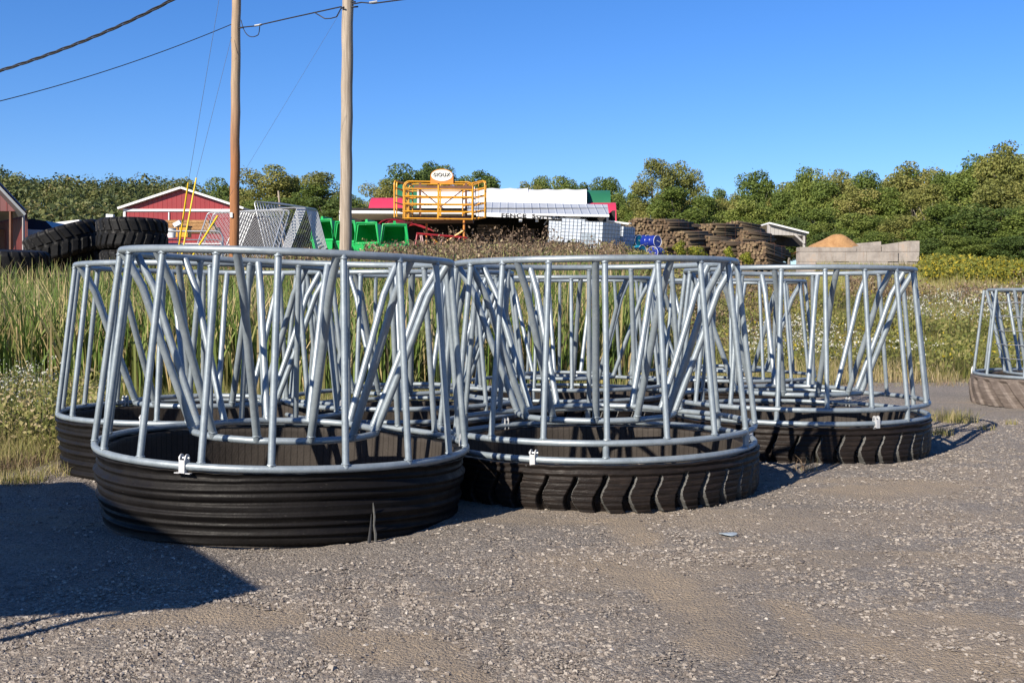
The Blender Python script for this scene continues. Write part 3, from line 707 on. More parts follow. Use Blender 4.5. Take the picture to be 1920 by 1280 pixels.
# parked car
Y = 46; c0 = P(53, 472, Y)
rt = thing('parked_car', tuple(c0), 'white parked car with dark windows between the open barn and the tilted tyre', 'car')
b = MB(); side = [(-.9, 0, .25), (2.6, 0, .25), (2.6, 0, .75), (1.9, 0, .85), (-.2, 0, .92), (-.9, 0, .92)]
b.prism([(x * .55, -.1, z) for x, _, z in side], (0, 3.4, 0)); b.obj('body', 'car_white', rt)
b = MB(); b.prism([(-.45, .3, .92), (1.0, .3, .88), (.6, .3, 1.28), (.1, .3, 1.36), (-.36, .3, 1.33)], (0, 2.2, 0)); b.obj('cabin', 'glass_dark', rt)
for yy in (.5, 2.7):
    b = MB(); b.tube([(-.5, yy, .28), (-.32, yy, .28)], .28, 20); w_ = b.obj('wheel', 'rubber_old', rt, True)
    b = MB(); b.tube([(-.53, yy, .28), (-.49, yy, .28)], .16, 16); b.obj('rim', 'bright_galv', w_)
# carport with white roof edge
Y = 58
rt = thing('carport', tuple(P(85, 455, Y)), 'low flat carport roof with a white edge behind the tilted tyre', 'shelter')
strip(P(54, 431, Y), P(150, 420, Y), .22, 6, 'white_trim', 'roof', rt)
for px_ in (62, 108, 148): shape([P(px_, 480, Y), P(px_ + 3, 480, Y), P(px_ + 3, 427, Y), P(px_, 427, Y)], .1, 'brown_boards', 'post', rt)
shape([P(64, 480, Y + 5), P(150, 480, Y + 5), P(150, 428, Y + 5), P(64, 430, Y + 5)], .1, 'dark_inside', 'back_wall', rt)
for px_, py_, Y_, lb, tl in ((208, 406, 34, 'small white box on a thin post above the right tyre stack', 4), (334, 420, 32, 'small tilted white box on a thin post left of the yellow guards', -28)):
    q = P(px_, py_, Y_); g0 = gz(q.x, q.y); bx = thing('post_box', (q.x, q.y, g0), lb, 'box')
    b = MB(); b.tube([(0, 0, 0), (0, 0, q.z - g0)], .02, 8); b.obj('post', 'wire_steel', bx)
    b = MB(); b.box((0, -.06, q.z - g0), (.21, .15, .12), Matrix.Rotation(math.radians(tl), 3, 'Y')); b.obj('housing', 'white_plastic', bx)
# yellow crate and lumber
q = P(342, 446, 40); bx = thing('yellow_crate', tuple(q), 'yellow crate behind the yellow guards in front of the red barn', 'crate')
b = MB(); b.box((0, 0, .2), (.5, .5, .36)); b.obj('body', 'yellow_paint', bx); b = MB(); b.box((0, 0, .4), (.56, .56, .04)); b.obj('lid', 'brown_boards', bx)
q = P(350, 440, 60); bx = thing('lumber_stack', tuple(q), 'low tan stack of boards at the foot of the red barn', 'lumber')
for k_ in range(4):
    b = MB(); b.box((.1 * (k_ % 2), 0, .15 + .17 * k_), (3.4 - .3 * k_, 1.2, .15)); b.obj('board_layer', 'sawdust', bx)
q = P(322, 446, 36); bx = thing('white_bucket', tuple(q), 'white bucket left of the yellow crate', 'bucket')
b = MB(); b.tube([(0, 0, 0), (0, 0, .3)], [.12, .15], 16); b.obj('body', 'white_plastic', bx, True); b = MB(); b.tube(circ(.155, .3, 20), .01, 6, True); b.obj('rim', 'bright_galv', bx)

# long shed with sign
Y = 76
rt = thing('supply_shed', tuple(P(890, 475, Y)), 'long open-fronted supply shed with a silver metal roof in the background', 'shed')
# left low roof
b = MB(); pa, pb = P(636, 400, Y), P(880, 401, Y); pc, pd = P(880, 396, Y), P(636, 394.5, Y)
b.prism([rel(rt, x) for x in (pa, pb, pc, pd)], (0, 12, .35)); b.obj('low_roof', 'white_trim', rt)
# main roof: sloped sheet
a1, a2 = P(872, 399, Y), P(1142, 404, Y - 1.5); u1, u2 = P(872, 378, Y + 4), P(1139, 383.5, Y + 3)
b = MB(); b.raw([rel(rt, x) for x in (a1, a2, u2, u1)] + [rel(rt, x) - Vector((0, 0, .12)) for x in (a1, a2, u2, u1)], [(0, 1, 2, 3), (7, 6, 5, 4), (0, 4, 5, 1), (1, 5, 6, 2), (2, 6, 7, 3), (3, 7, 4, 0)])
b.obj('main_roof', 'roof_sheet', rt)
strip(P(872, 402, Y - .2), P(1142, 406.5, Y - 1.7), .12, .12, 'white_trim', 'gutter', rt, -.1)
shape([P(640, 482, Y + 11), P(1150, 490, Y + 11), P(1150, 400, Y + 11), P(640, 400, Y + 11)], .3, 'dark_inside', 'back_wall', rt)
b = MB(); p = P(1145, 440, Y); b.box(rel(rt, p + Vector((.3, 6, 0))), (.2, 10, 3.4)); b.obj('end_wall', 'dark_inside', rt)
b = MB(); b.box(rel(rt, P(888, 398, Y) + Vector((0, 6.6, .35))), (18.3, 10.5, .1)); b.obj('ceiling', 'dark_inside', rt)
for px_ in (638, 870, 1139): shape([P(px_ - 2, 482, Y - .2), P(px_ + 2, 482, Y - .2), P(px_ + 2, 402, Y - .2), P(px_ - 2, 402, Y - .2)], .16, 'white_trim' if px_ != 870 else 'brown_boards', 'post', rt)
for px_ in (976, 1007): shape([P(px_ - 3, 416, Y - .5), P(px_ + 3, 416, Y - .5), P(px_ + 3, 409, Y - .5), P(px_ - 3, 409, Y - .5)], .2, 'white_trim', 'lamp_box', rt)
for px_, d_ in ((1027, -8), (1120, 10)): strip(P(px_, 410, Y - .3), P(px_ + d_, 421, Y - .3), .08, .08, 'grey_boards', 'brace', rt)
# low lean-to roof to the right
b = MB(); b.prism([rel(rt, x) for x in (P(1142, 413, Y - .5), P(1216, 423, Y - 1), P(1216, 426.5, Y - 1), P(1142, 416.5, Y - .5))], (0, 9, .3)); b.obj('lean_to_roof', 'white_trim', rt)
# sign board with lettering
sg = thing('fence_supplies_sign', tuple(P(988, 408, Y - 1)), 'white board lettered FENCE SUPPLIES under the shed eave', 'sign')
shape([P(893, 401.5, Y - 1), P(1088, 406, Y - 1), P(1088, 412.5, Y - 1), P(893, 405.5, Y - 1)], .08, 'white_trim', 'board', sg)
def text_mesh(s, size, mat, name='lettering', bold=0.):
    cu = bpy.data.curves.new('tmp', 'FONT'); cu.body = s; cu.size = size; cu.space_character = 1.12; cu.extrude = .01; cu.offset = bold
    cu.align_x = 'CENTER'; cu.align_y = 'CENTER'
    o = bpy.data.objects.new('tmp', cu); COL.objects.link(o)
    dg = bpy.context.evaluated_depsgraph_get(); me = bpy.data.meshes.new_from_object(o.evaluated_get(dg))
    bpy.data.objects.remove(o); me.name = name; me.materials.clear(); me.materials.append(MATS[mat]); return me
tm = text_mesh('FENCE  SUPPLIES', .36, 'black_letter', bold=.012)
o = link('lettering', tm, sg); o.scale = (1.45, 1, 1); o.location = rel(sg, P(1000, 406.4, Y - 1)) + Vector((0, -.03, 0.03)); o.rotation_euler = (math.radians(90), math.radians(1.3), 0)
# clutter inside the shed
for px_, py_, w_, h_, lab in ((915, 432, 1.6, .9, 'stack of boards deep in the dark shed, left'), (985, 440, 1.3, .7, 'stack of boards deep in the dark shed, right')):
    q = P(px_, py_, Y + 4); st = thing('board_stack', tuple(q), lab, 'lumber')
    for k_ in range(4):
        b = MB(); b.box((0.08 * (k_ % 2), 0, -.3 + k_ * .2), (w_, 1, .15)); b.obj('board', 'brown_boards', st)
# striped canvas hoop building behind
Y = 90
hb = thing('hoop_building', tuple(P(920, 400, Y)), 'curved canvas building with red, green and white panels rising behind the shed', 'building')
def canvas(x0, x1, y0, y1, mat, name, curve_l=0., curve_r=0., d=0., n=12, sag=0.):
    b = MB(); vs = []; m = 24
    for j in range(n + 1):
        f = j / n
        for i in range(m + 1):
            g = i / m; pxx = x0 + curve_l * (1 - math.cos(f * math.pi / 2)) * 1. + (x1 - x0 - curve_l * (1 - math.cos(f * math.pi / 2)) - curve_r * (1 - math.cos(f * math.pi / 2))) * g
            pyy = y0 + (y1 - y0) * math.sin(f * math.pi / 2) if n > 1 else y0
            pyy += sag * math.sin((g * 3.0 % 1) * math.pi) * f
            vs.append(rel(hb, P(pxx, pyy, Y + d + 3.5 * f * f)))
    k_ = len(vs); vs += [v_ + Vector((0, .25, -.05)) for v_ in vs]
    f = [(j * (m + 1) + i, j * (m + 1) + i + 1, (j + 1) * (m + 1) + i + 1, (j + 1) * (m + 1) + i) for j in range(n) for i in range(m)]
    f += [tuple(k_ + q for q in t_[::-1]) for t_ in f]
    b.raw(vs, f); return b.obj(name, mat, hb, True)
canvas(689, 756, 425, 371, 'red_canvas', 'lower_panel', 9, 0)
canvas(1092, 1156, 425, 380, 'red_canvas', 'lower_panel', 0, 2, .2)
canvas(735, 800, 402, 346, 'green_canvas', 'upper_panel', 16, 0, 3)
canvas(1090, 1145, 402, 357, 'green_canvas', 'upper_panel', 0, 1, 3)
canvas(782, 890, 404, 350, 'white_canvas', 'white_panel', 0, 0, 1.5, 12, 1.5)
canvas(889, 990, 404, 352.5, 'white_canvas', 'white_panel', 0, 0, 1.6, 12, 1.5)
canvas(989, 1100, 404, 354.5, 'white_canvas', 'white_panel', 0, 0, 1.5, 12, 1.5)
canvas(756, 1092, 425, 402, 'white_canvas', 'white_panel', 0, 0, 1.3, 4)
# open shed behind logs
Y = 72
rt = thing('field_shed', tuple(P(1480, 460, Y)), 'small open shed with a sloping grey roof behind the right log piles', 'shed')
shape([P(1440, 440, Y), P(1512, 442, Y), P(1512, 436, Y), P(1455, 423, Y), P(1440, 420, Y)], .3, 'grey_boards', 'fascia', rt)
strip(P(1440, 420, Y), P(1514, 438.5, Y), .10, 5, 'white_trim', 'roof', rt, -.3)
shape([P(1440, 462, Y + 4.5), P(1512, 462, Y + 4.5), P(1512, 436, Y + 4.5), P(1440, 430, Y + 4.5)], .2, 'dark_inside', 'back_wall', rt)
shape([P(1506, 470, Y), P(1509.5, 470, Y), P(1509.5, 441, Y), P(1506, 441, Y)], .15, 'grey_boards', 'post', rt)
strip(P(1490, 442, Y - .02), P(1507, 458, Y - .02), .12, .1, 'grey_boards', 'brace', rt)

# ------------------------------------------------------------------ yard goods
def rrect(w, h, r, n=5):
    pts = []
    for cx, cz, a0 in ((w / 2 - r, h - r, 0), (-w / 2 + r, h - r, 90), ):
        for i in range(n + 1):
            a = math.radians(a0 + 90 * i / n); pts.append((cx + r * math.cos(a), 0, cz + r * math.sin(a)))
    return [(w / 2, 0, 0)] + pts + [(-w / 2, 0, 0)]
def chain_panel(w=2.9, h=1.8, mesh=True):
    root = thing('kennel_panel', (0, 0, 0), None, 'fence panel')
    b = MB(); b.tube(rrect(w, h, .12), .021, 8); b.tube([(-w / 2, 0, .05), (w / 2, 0, .05)], .021, 8); b.obj('frame', 'bright_galv', root, True)
    if mesh:
        v = []; step = .13
        for sgn in (1, -1):
            c = -w - h
            while c < w + h:
                p = []
                for z in (0.05, h):
                    x = c + sgn * z
                    p.append((x, z))
                (x0, z0), (x1, z1) = p
                def cl(x0, z0, x1, z1):
                    t0, t1 = 0., 1.; dx = x1 - x0
                    for lim, s_ in ((-w / 2, 1), (w / 2, -1)):
                        a = (lim - x0) / dx
                        if dx * s_ > 0: t0 = max(t0, a)
                        else: t1 = min(t1, a)
                    return t0, t1
                t0, t1 = cl(x0, z0, x1, z1)
                if t0 < t1: v.append((x0 + (x1 - x0) * t0, z0 + (z1 - z0) * t0, x0 + (x1 - x0) * t1, z0 + (z1 - z0) * t1, sgn))
                c += step
        b = MB()
        for x0, z0, x1, z1, s_ in v: b.tube([(x0, .006 * s_, z0), (x1, .006 * s_, z1)], 0.0042, 3, caps=False)
        b.obj('mesh', 'chain', root)
    return root
kp = chain_panel(); kf = chain_panel(2.7, 1.85, False); kn = {id(kp): 0, id(kf): 0}
def kpanel(px, py, Y, rz, lean, label, roll=0., src=None):
    src = src or kp; o = src if kn[id(src)] == 0 else copy_tree(src); kn[id(src)] += 1
    p = P(px, py, Y); o.location = p; o.rotation_euler = (math.radians(lean), math.radians(roll), math.radians(rz)); tag(o, label, 'fence panel', 'chain link kennel panels stacked on the bank')
kpanel(430, 492, 34, -24, -27, 'foremost chain link kennel panel of the stack behind the left pole', 0)
kpanel(441, 492, 34.4, -24, -27, 'second chain link kennel panel from the front behind the left pole', 0)
for i in range(7):
    kpanel(466 + i * 3.6, 490 - i * .4, 35.0 + i * .22, -36 - i * .8, -26, 'bare galvanised panel frame in the tight fan right of the left pole', 0, kf)
for i in range(9):
    kpanel(552 + i * 4.0, 487 - i * .1, 36 + i * .18, 64 + i * 1.0, -16, 'bare galvanised panel frame at the right end of the stack, leaning left', 0, kf)
kpanel(572, 487, 37.8, 66, -16, 'last chain link kennel panel at the right end of the stack')
def tube_gate(w, h, nb, mat, r=.022, mid=1, cr=.18):
    root = thing('tube_gate', (0, 0, 0), None, 'gate')
    b = MB(); b.tube(rrect(w, h, cr), r, 8); b.obj('frame', mat, root, True)
    for i in range(nb):
        z = h * (i + .02) / nb if i else .02
        b = MB(); b.tube([(-w / 2, 0, z), (w / 2, 0, z)], r * .9, 8); b.obj('rail', mat, root, True)
    for i in range(mid):
        x = -w / 2 + w * (i + 1) / (mid + 1); b = MB(); b.box((x, -r * 1.3, h / 2), (.06, .012, h)); b.obj('brace', mat, root)
    return root
ga = tube_gate(2.5, .72, 2, 'bright_galv', .026, 0)
ga.location = P(334, 482, 31.5); tag(ga, 'silver tube gate lying low behind the yellow guards, front one', 'gate', 'silver tube gates')
gb = copy_tree(ga); gb.location = P(332, 482, 31.2); gb.scale = (1, 1, .66); tag(gb, 'lower silver tube gate in front of the taller one beside the left pole', 'gate', 'silver tube gates')
# yellow gate display
Y = 46
bs = P(832, 478, Y)
st = thing('display_stand', tuple(bs), 'raised dark platform stand with orange cross braces carrying yellow gates', 'display stand')
def segs(root, lst, r, mat, name):
    for p, q in lst:
        b = MB(); b.tube([rel(root, p), rel(root, q)], r, 8); b.obj(name, mat, root)
segs(st, [(P(870, 480, Y), P(870, 405, Y)), (P(800, 480, Y + 2), P(800, 405, Y + 2))], .045, 'orange_paint', 'leg')
segs(st, [(P(869, 432, Y - .05), P(814, 468, Y - .05)), (P(812, 449, Y - .1), P(848, 477, Y - .1))], .04, 'yellow_paint', 'cross_brace')
b = MB(); b.box(rel(st, P(828, 409, Y) + Vector((0, 1, 0))), (2.5, 2.1, .16)); b.obj('platform', 'rust_steel', st)
b = MB(); b.box(rel(st, P(784, 375, Y) + Vector((0, 1, 0))), (.09, .09, 1.6)); b.obj('upright', 'rust_steel', st)
b = MB(); b.box(rel(st, P(872, 375, Y) + Vector((0, 1, 0))), (.09, .09, 1.6)); b.obj('upright', 'rust_steel', st)
b = MB(); b.box(rel(st, P(828, 347, Y) + Vector((0, 1, 0))), (2.4, .3, .12)); b.obj('top_beam', 'rust_steel', st)
segs(st, [(P(790, 358, Y + 1), P(832, 392, Y + 1)), (P(868, 356, Y + 1), P(826, 388, Y + 1))], .025, 'rust_steel', 'cross_brace')
yg = tube_gate(2.78, 1.50, 5, 'yellow_paint', .030, 1, .22)
YG = 'yellow tube gates on the display stand'
yg.location = P(821, 411, Y - .6); yg.rotation_euler = (0, math.radians(1), 0); tag(yg, 'front yellow tube gate facing the camera on the display stand', 'gate', YG)
for px_, Y_, rz, w_, lb in ((826, Y + 2.6, 0, .98, 'rear yellow tube gate at the back of the display stand'), (823, Y - .3, 0, .99, 'second yellow tube gate hung close behind the front one'), (754, Y + 1.3, 80, .6, 'outermost left yellow tube gate of the display stand'), (757, Y + .8, 74, .75, 'left side yellow tube gate of the display stand'), (888, Y + .7, -62, .75, 'right side yellow tube gate of the display stand'), (899, Y + .9, -70, .6, 'outermost right yellow tube gate of the display stand')):
    g2 = copy_tree(yg); g2.location = P(px_, 411, Y_); g2.rotation_euler = (0, 0, math.radians(rz)); g2.scale = (w_, 1, 1); tag(g2, lb, 'gate', YG)
sg = thing('oval_sign', tuple(P(828.5, 344, Y - .7)), 'oval cream sign lettered SIOUX with an orange border on top of the yellow gates', 'sign')
w_ = 42 / FPX * Y; hh = 26 / FPX * Y
arc = [(w_ / 2 * math.cos(a), 0, hh * .52 + hh * .50 * math.sin(a)) for a in np.linspace(0, math.pi, 20)]
b = MB(); b.prism([(w_ / 2, 0, 0)] + arc + [(-w_ / 2, 0, 0)], (0, .03, 0)); b.obj('backplate', 'orange_paint', sg)
b = MB(); b.prism([(w_ * .465 * math.cos(a), -.015, hh * .56 + hh * .40 * math.sin(a)) for a in np.linspace(0, 2 * math.pi, 36, endpoint=False)], (0, .01, 0)); b.obj('oval', 'cream_sign', sg)
for sx in (-1, 1):
    b = MB(); b.box((sx * .345, -.03, hh * .6), (.05, .01, .014)); b.obj('dash', 'black_letter', sg)
tm = text_mesh('SIOUX', .205, 'black_letter', bold=.0015); o = link('lettering', tm, sg, (0, -.03, hh * .6)); o.rotation_euler.x = math.radians(90)
# red racks
rr_ = thing('red_rack', tuple(P(742, 470, 50)), 'pile of dark red slatted feed racks behind the green bins', 'feed rack', 'red racks')
for i in range(8):
    b = MB(); a_, c_ = P(718 + i * 1.5, 432 - i * 2.2, 50 - i * .12), P(762 + i * 2, 420 - i * .6, 50.6)
    b.tube([rel(rr_, a_), rel(rr_, c_)], .02, 6); b.obj('slat', 'pink_primer' if i in (2, 4, 6) else 'red_paint', rr_)
for i in range(7):
    b = MB(); b.tube([rel(rr_, q) for q in para(P(700 + i * 9, 470, 49.5 + i * .2), P(712 + i * 9, 418 + i, 50 + i * .2), P(760 + i * 9, 416 + i * 3, 51), 10)], .03, 6); b.obj('hoop', 'red_paint', rr_)
for i in range(6):
    b = MB(); a_, c_ = P(714, 438 + i * 5, 49.6), P(740, 430 + i * 5, 49.9); b.tube([rel(rr_, a_), rel(rr_, c_)], .02, 6); b.obj('slat', 'red_paint', rr_)
r2 = thing('red_trestle', tuple(P(828, 478, 43)), 'low dark red trestle frame in the brown weeds under the yellow gates', 'trestle', 'red racks')
Yt = 43
segs(r2, [(P(781, 438, Yt), P(876, 446, Yt + .5))], .045, 'red_paint', 'top_rail')
segs(r2, [(P(782, 440, Yt), P(776, 480, Yt - .2)), (P(783, 440, Yt), P(785, 480, Yt + .2)), (P(808, 441, Yt), P(822, 470, Yt)), (P(862, 446, Yt), P(842, 478, Yt))], .03, 'red_paint', 'leg')
segs(r2, [(P(788, 441, Yt - .1), P(794, 478, Yt - .1)), (P(791, 441, Yt - .1), P(798, 478, Yt - .1)), (P(829, 449, Yt - .1), P(819, 472, Yt - .1))], .022, 'pink_primer', 'leg')
segs(r2, [(P(777, 477, Yt), P(816, 478, Yt))], .04, 'red_paint', 'foot_rail')

# green molded bins
def bin_mesh():
    root = thing('green_bin', (0, 0, 0), None, 'bin')
    D = 1.15
    def ring_(y, wt, wb, zt_, zb_, th=0.):
        return [(-wb + th, y, zb_ + th), (wb - th, y, zb_ + th), (wt - th, y, zt_ - th), (-wt + th, y, zt_ - th)]
    st_ = [(0, .38, .48, 1.0, .30), (.28, .37, .47, .985, .24), (.55, .35, .45, .90, .16), (.8, .33, .43, .74, .10), (1.0, .31, .41, .52, .05), (1.12, .30, .40, .30, .03)]
    v = []; 
    for a in st_: v += ring_(*a)
    n = len(st_); f = []
    for i in range(n - 1):
        for k in range(4): l = (k + 1) % 4; f.append((i * 4 + k, i * 4 + l, i * 4 + 4 + l, i * 4 + 4 + k))
    f.append((n * 4 - 4, n * 4 - 3, n * 4 - 2, n * 4 - 1)); m0 = len(v)
    for y, wt, wb, zt_, zb_ in st_[:-1]: v += ring_(y, wt, wb, zt_, zb_, .045)
    for i in range(n - 2):
        for k in range(4): l = (k + 1) % 4; f.append((m0 + i * 4 + l, m0 + i * 4 + k, m0 + i * 4 + 4 + k, m0 + i * 4 + 4 + l))
    e = m0 + (n - 2) * 4; f.append((e + 3, e + 2, e + 1, e))
    for k in range(4): l = (k + 1) % 4; f.append((k, m0 + k, m0 + l, l))
    b = MB(); b.raw(v, f); o = b.obj('shell', 'green_plastic', root)
    b = MB(); rim = ring_(-.02, .40, .50, 1.02, .28); b.tube(rim, .035, 8, True); b.obj('rim', 'green_plastic', root, True)
    for sx in (-1, 1):
        b = MB(); b.prism([(sx * .05, -.04, .26), (sx * .46, -.04, .26), (sx * .42, -.0, -.05), (sx * .10, 0, -.05)], (0, .35, 0)); b.obj('foot', 'green_plastic', root)
    b = MB(); b.prism([(-.06, -.03, 1.0), (.06, -.03, 1.0), (.04, -.03, 1.14), (-.04, -.03, 1.14)], (0, .55, -.02)); b.obj('handle', 'green_plastic', root)
    return root
b0 = bin_mesh(); GB = 'green plastic bins in a row'
for i, (px, py, Yb, rz, s_, lb) in enumerate(((605, 466, 40, -28, 1.0, 'leftmost green plastic bin, left of the right utility pole'), (648, 469, 39.5, -26, .98, 'green plastic bin mostly hidden behind the right utility pole'), (688, 472, 38.5, -22, .97, 'green plastic bin just right of the right utility pole'), (740, 476, 37.5, 6, .96, 'rightmost green plastic bin, squarely facing the camera'))):
    o = b0 if i == 0 else copy_tree(b0); o.location = P(px, py, Yb); o.rotation_euler = (0, 0, math.radians(rz)); o.scale = (s_,) * 3; tag(o, lb, 'bin', GB)

# liquid totes
def tote():
    root = thing('liquid_tote', (0, 0, 0), None, 'tote')
    b = MB(); b.box((0, 0, .66), (1.0, 1.15, 1.02)); me = b.mesh('bottle', 'tote_bottle'); link('bottle', me, root)
    b = MB(); X, Yh, z0, z1 = .53, .605, .14, 1.2
    for i in range(8):
        z = z0 + (z1 - z0) * i / 7; b.tube([(-X, -Yh, z), (X, -Yh, z), (X, Yh, z), (-X, Yh, z)], .008, 5, True)
    for i in range(7):
        x = -X + 2 * X * i / 6; b.tube([(x, -Yh, z0), (x, -Yh, z1)], .008, 5); b.tube([(x, Yh, z0), (x, Yh, z1)], .008, 5)
        y_ = -Yh + 2 * Yh * i / 6; b.tube([(-X, y_, z0), (-X, y_, z1)], .008, 5); b.tube([(X, y_, z0), (X, y_, z1)], .008, 5)
    b.obj('cage', 'wire_steel', root)
    b = MB(); b.box((0, 0, .11), (1.06, 1.2, .03))
    for x in (-.45, 0, .45): b.box((x, 0, .05), (.12, 1.2, .09))
    b.obj('pallet', 'wire_steel', root)
    b = MB(); b.tube([(0, 0, 1.17), (0, 0, 1.22)], .09, 14); b.obj('cap', 'wire_black', root)
    return root
t0 = tote(); GT = 'caged liquid totes in a row on the bank'
for i, (px, py, Yb, rz, s_, lb) in enumerate(((1048, 458, 47.5, -12, .80, 'leftmost caged white tote, farthest away'), (1075, 462, 46.5, -10, .93, 'second caged white tote from the left'), (1125, 474, 44, -42, 1.0, 'largest caged tote with a grey label, standing foremost'), (1163, 477, 45.5, -40, .72, 'rightmost caged tote in shade beside the drums'))):
    o = t0 if i == 0 else copy_tree(t0); o.location = P(px, py, Yb); o.rotation_euler = (0, math.radians(4), math.radians(rz)); o.scale = (s_, s_, s_ if i != 3 else .95); tag(o, lb, 'tote', GT)
    if i == 2:
        b = MB(); b.box((-.15, -.585, .50), (.70, .02, .50)); b.obj('label_plate', 'label_grey', o)
q = P(1087, 477, 44.6); bx = thing('white_tub', tuple(q), 'low white tub in the weeds between the totes', 'tub')
b = MB(); b.box((0, 0, .18), (.75, .5, .3)); b.obj('body', 'white_plastic', bx); b = MB(); b.box((0, 0, .345), (.8, .55, .03)); b.obj('rim', 'white_plastic', bx)
# drums
def drum(px, py, Yb, rz, mat, lb, i):
    L, R = .88, .29; o = thing('steel_drum', tuple(P(px, py, Yb)), lb, 'drum', 'drums lying in two layers'); o.rotation_euler = (0, 0, math.radians(rz)); o.scale = (.82,) * 3
    b = MB(); prof = [(-L / 2, R * .97), (-L / 6 - .02, R), (-L / 6, R * 1.04), (-L / 6 + .02, R), (L / 6 - .02, R), (L / 6, R * 1.04), (L / 6 + .02, R), (L / 2, R * .97)]
    b.tube([(0, y_, 0) for y_, _ in prof], [r_ for _, r_ in prof], 28); b.obj('body', mat, o, True)
    b = MB(); b.tube([(R * math.cos(a), -L / 2 - .005, R * math.sin(a)) for a in np.linspace(0, 2 * math.pi, 28, endpoint=False)], .011, 6, True); b.obj('rim', 'white_trim', o, True)
    b = MB(); b.box((.06, -L / 2 - .008, .0), (.2, .006, .035), Matrix.Rotation(.3, 3, 'Y')); b.obj('marking', 'white_trim', o)
drum(1186, 452, 46, 40, 'teal_drum', 'teal drum on the upper layer beside the shaded tote', 0)
drum(1203, 452, 47, 38, 'blue_drum', 'dark blue drum at the back of the upper layer, half hidden', 1)
drum(1220, 453, 45.5, 42, 'blue_drum', 'dark blue drum on the upper layer showing its full round end', 2)
drum(1192, 471, 45.6, 40, 'teal_drum', 'teal drum on the lower layer half in the weeds', 3)
drum(1230, 474, 45.2, -30, 'blue_drum', 'dark blue drum on the lower layer at the right end', 4)

# post piles: banded bundles
b = MB(); b.tube([(0, 0, 0), (1.2, 0, .0), (2.4, 0, 0)], [.066, .064, .060], 9, mi=0)
pm = b.mesh('post', ['post_wood', 'post_end'], False)
mi_ = [0] * len(pm.polygons); mi_[-1] = 1; mi_[-2] = 1; pm.polygons.foreach_set('material_index', mi_); pm.polygons.foreach_set('use_smooth', [i < len(mi_) - 2 for i in range(len(mi_))])
def bundle(px, py, Yb, cols, rows, yaw, length, lb, taper=0, pitch=0., sc=1.):
    q = P(px, py, Yb); root = thing('post_bundle', tuple(q), lb, 'fence posts', 'bundles of wooden fence posts'); yaw = yaw + (20 if yaw < 40 else 6); cols += 1; root.rotation_euler = (0, math.radians(pitch * .6), math.radians(yaw)); root.scale = (sc,) * 3
    d = .128
    for r_ in range(rows):
        n_ = cols - int(taper * max(0, r_ - rows * .45)) - (r_ % 2)
        off = (cols - n_) / 2 * d
        for c_ in range(max(1, n_)):
            o = link('post', pm, root, (random.uniform(-.16, .10), off + c_ * d + random.uniform(-.03, .03), .06 + r_ * .112 + random.uniform(-.022, .022)))
            o.scale = (length / 2.4 * random.uniform(.97, 1.03), random.uniform(.86, 1.04), random.uniform(.86, 1.04)); o.rotation_euler = (random.random() * 6, random.uniform(-.018, .018), random.uniform(-.025, .025))
    for x_ in (.35 * length, .75 * length):
        w1 = cols * d; h1 = rows * .112 + .02; b = MB()
        b.tube([(x_, -.07, 0), (x_, w1 - .06, 0), (x_, w1 - .06 - taper * .03, h1), (x_, -.07 + taper * .03, h1)], .006, 4, True); b.obj('band', 'rust_steel', root)
# yaw 0: end faces -x; posts run to +x.  ends are turned partly to the camera by a positive yaw
BL = [
 (1156, 446, 58, 9, 6, 60, 2.4, 'low post bundle under the white lean-to roof at the far left of the piles', 0, 0),
 (1213, 466, 53, 10, 7, 58, 2.4, 'lower left post bundle of the tallest pile beside the drums', 0, 0),
 (1218, 444, 53.4, 9, 8, 56, 2.6, 'top post bundle of the tallest pile', 1, 0),
 (1256, 465, 51.5, 8, 6, 55, 2.4, 'post bundle at the foot of the tall pile behind the yellow shrubs', 0, 0),
 (1256, 447, 52, 8, 8, 50, 2.5, 'rounded upper post bundle just right of the tallest one', 1, -4),
 (1292, 461, 50.5, 7, 6, 45, 2.3, 'mid-height post bundle with long pale posts, below the rounded one', 1, -4),
 (1302, 484, 50, 8, 5, 30, 2.2, 'lowest dark post bundle behind the large yellow shrub', 0, 0),
 (1340, 455, 53, 6, 8, 22, 2.0, 'square banded post bundle in the middle of the piles', 0, 0),
 (1360, 491, 49, 7, 8, 20, 2.2, 'low square banded post bundle in front, centre of the piles', 0, 0),
 (1390, 440, 56, 8, 6, 28, 2.4, 'highest post bundle at the right with a tapered end', 1, 5),
 (1408, 458, 53, 6, 6, 24, 2.1, 'post bundle below the tapered one on the right', 1, 4),
 (1436, 496, 48, 10, 9, 38, 2.5, 'big round-ended post bundle at the right front with posts sloping right', 1, 8),
 (1436, 472, 49.5, 7, 4, 30, 2.3, 'small post bundle resting on the big right front bundle', 1, 9),
 (1246, 484, 50, 7, 5, 50, 2.3, 'low post bundle in the weeds left of the yellow-green shrubs', 0, 0),
 (1330, 470, 51.5, 7, 6, 24, 2.2, 'dark post bundle wedged beneath the square banded one', 0, 0),
 (1345, 440, 55, 8, 5, 26, 2.6, 'long post bundle at the back between the rounded and the tapered piles', 1, 0),
 (1396, 476, 51, 7, 6, 26, 2.2, 'post bundle between the low square one and the big right front bundle', 0, 3),
 (1290, 446, 54, 9, 6, 48, 2.6, 'broad post bundle at the back whose posts point right', 1, -3),
]
for a in BL: bundle(*a)

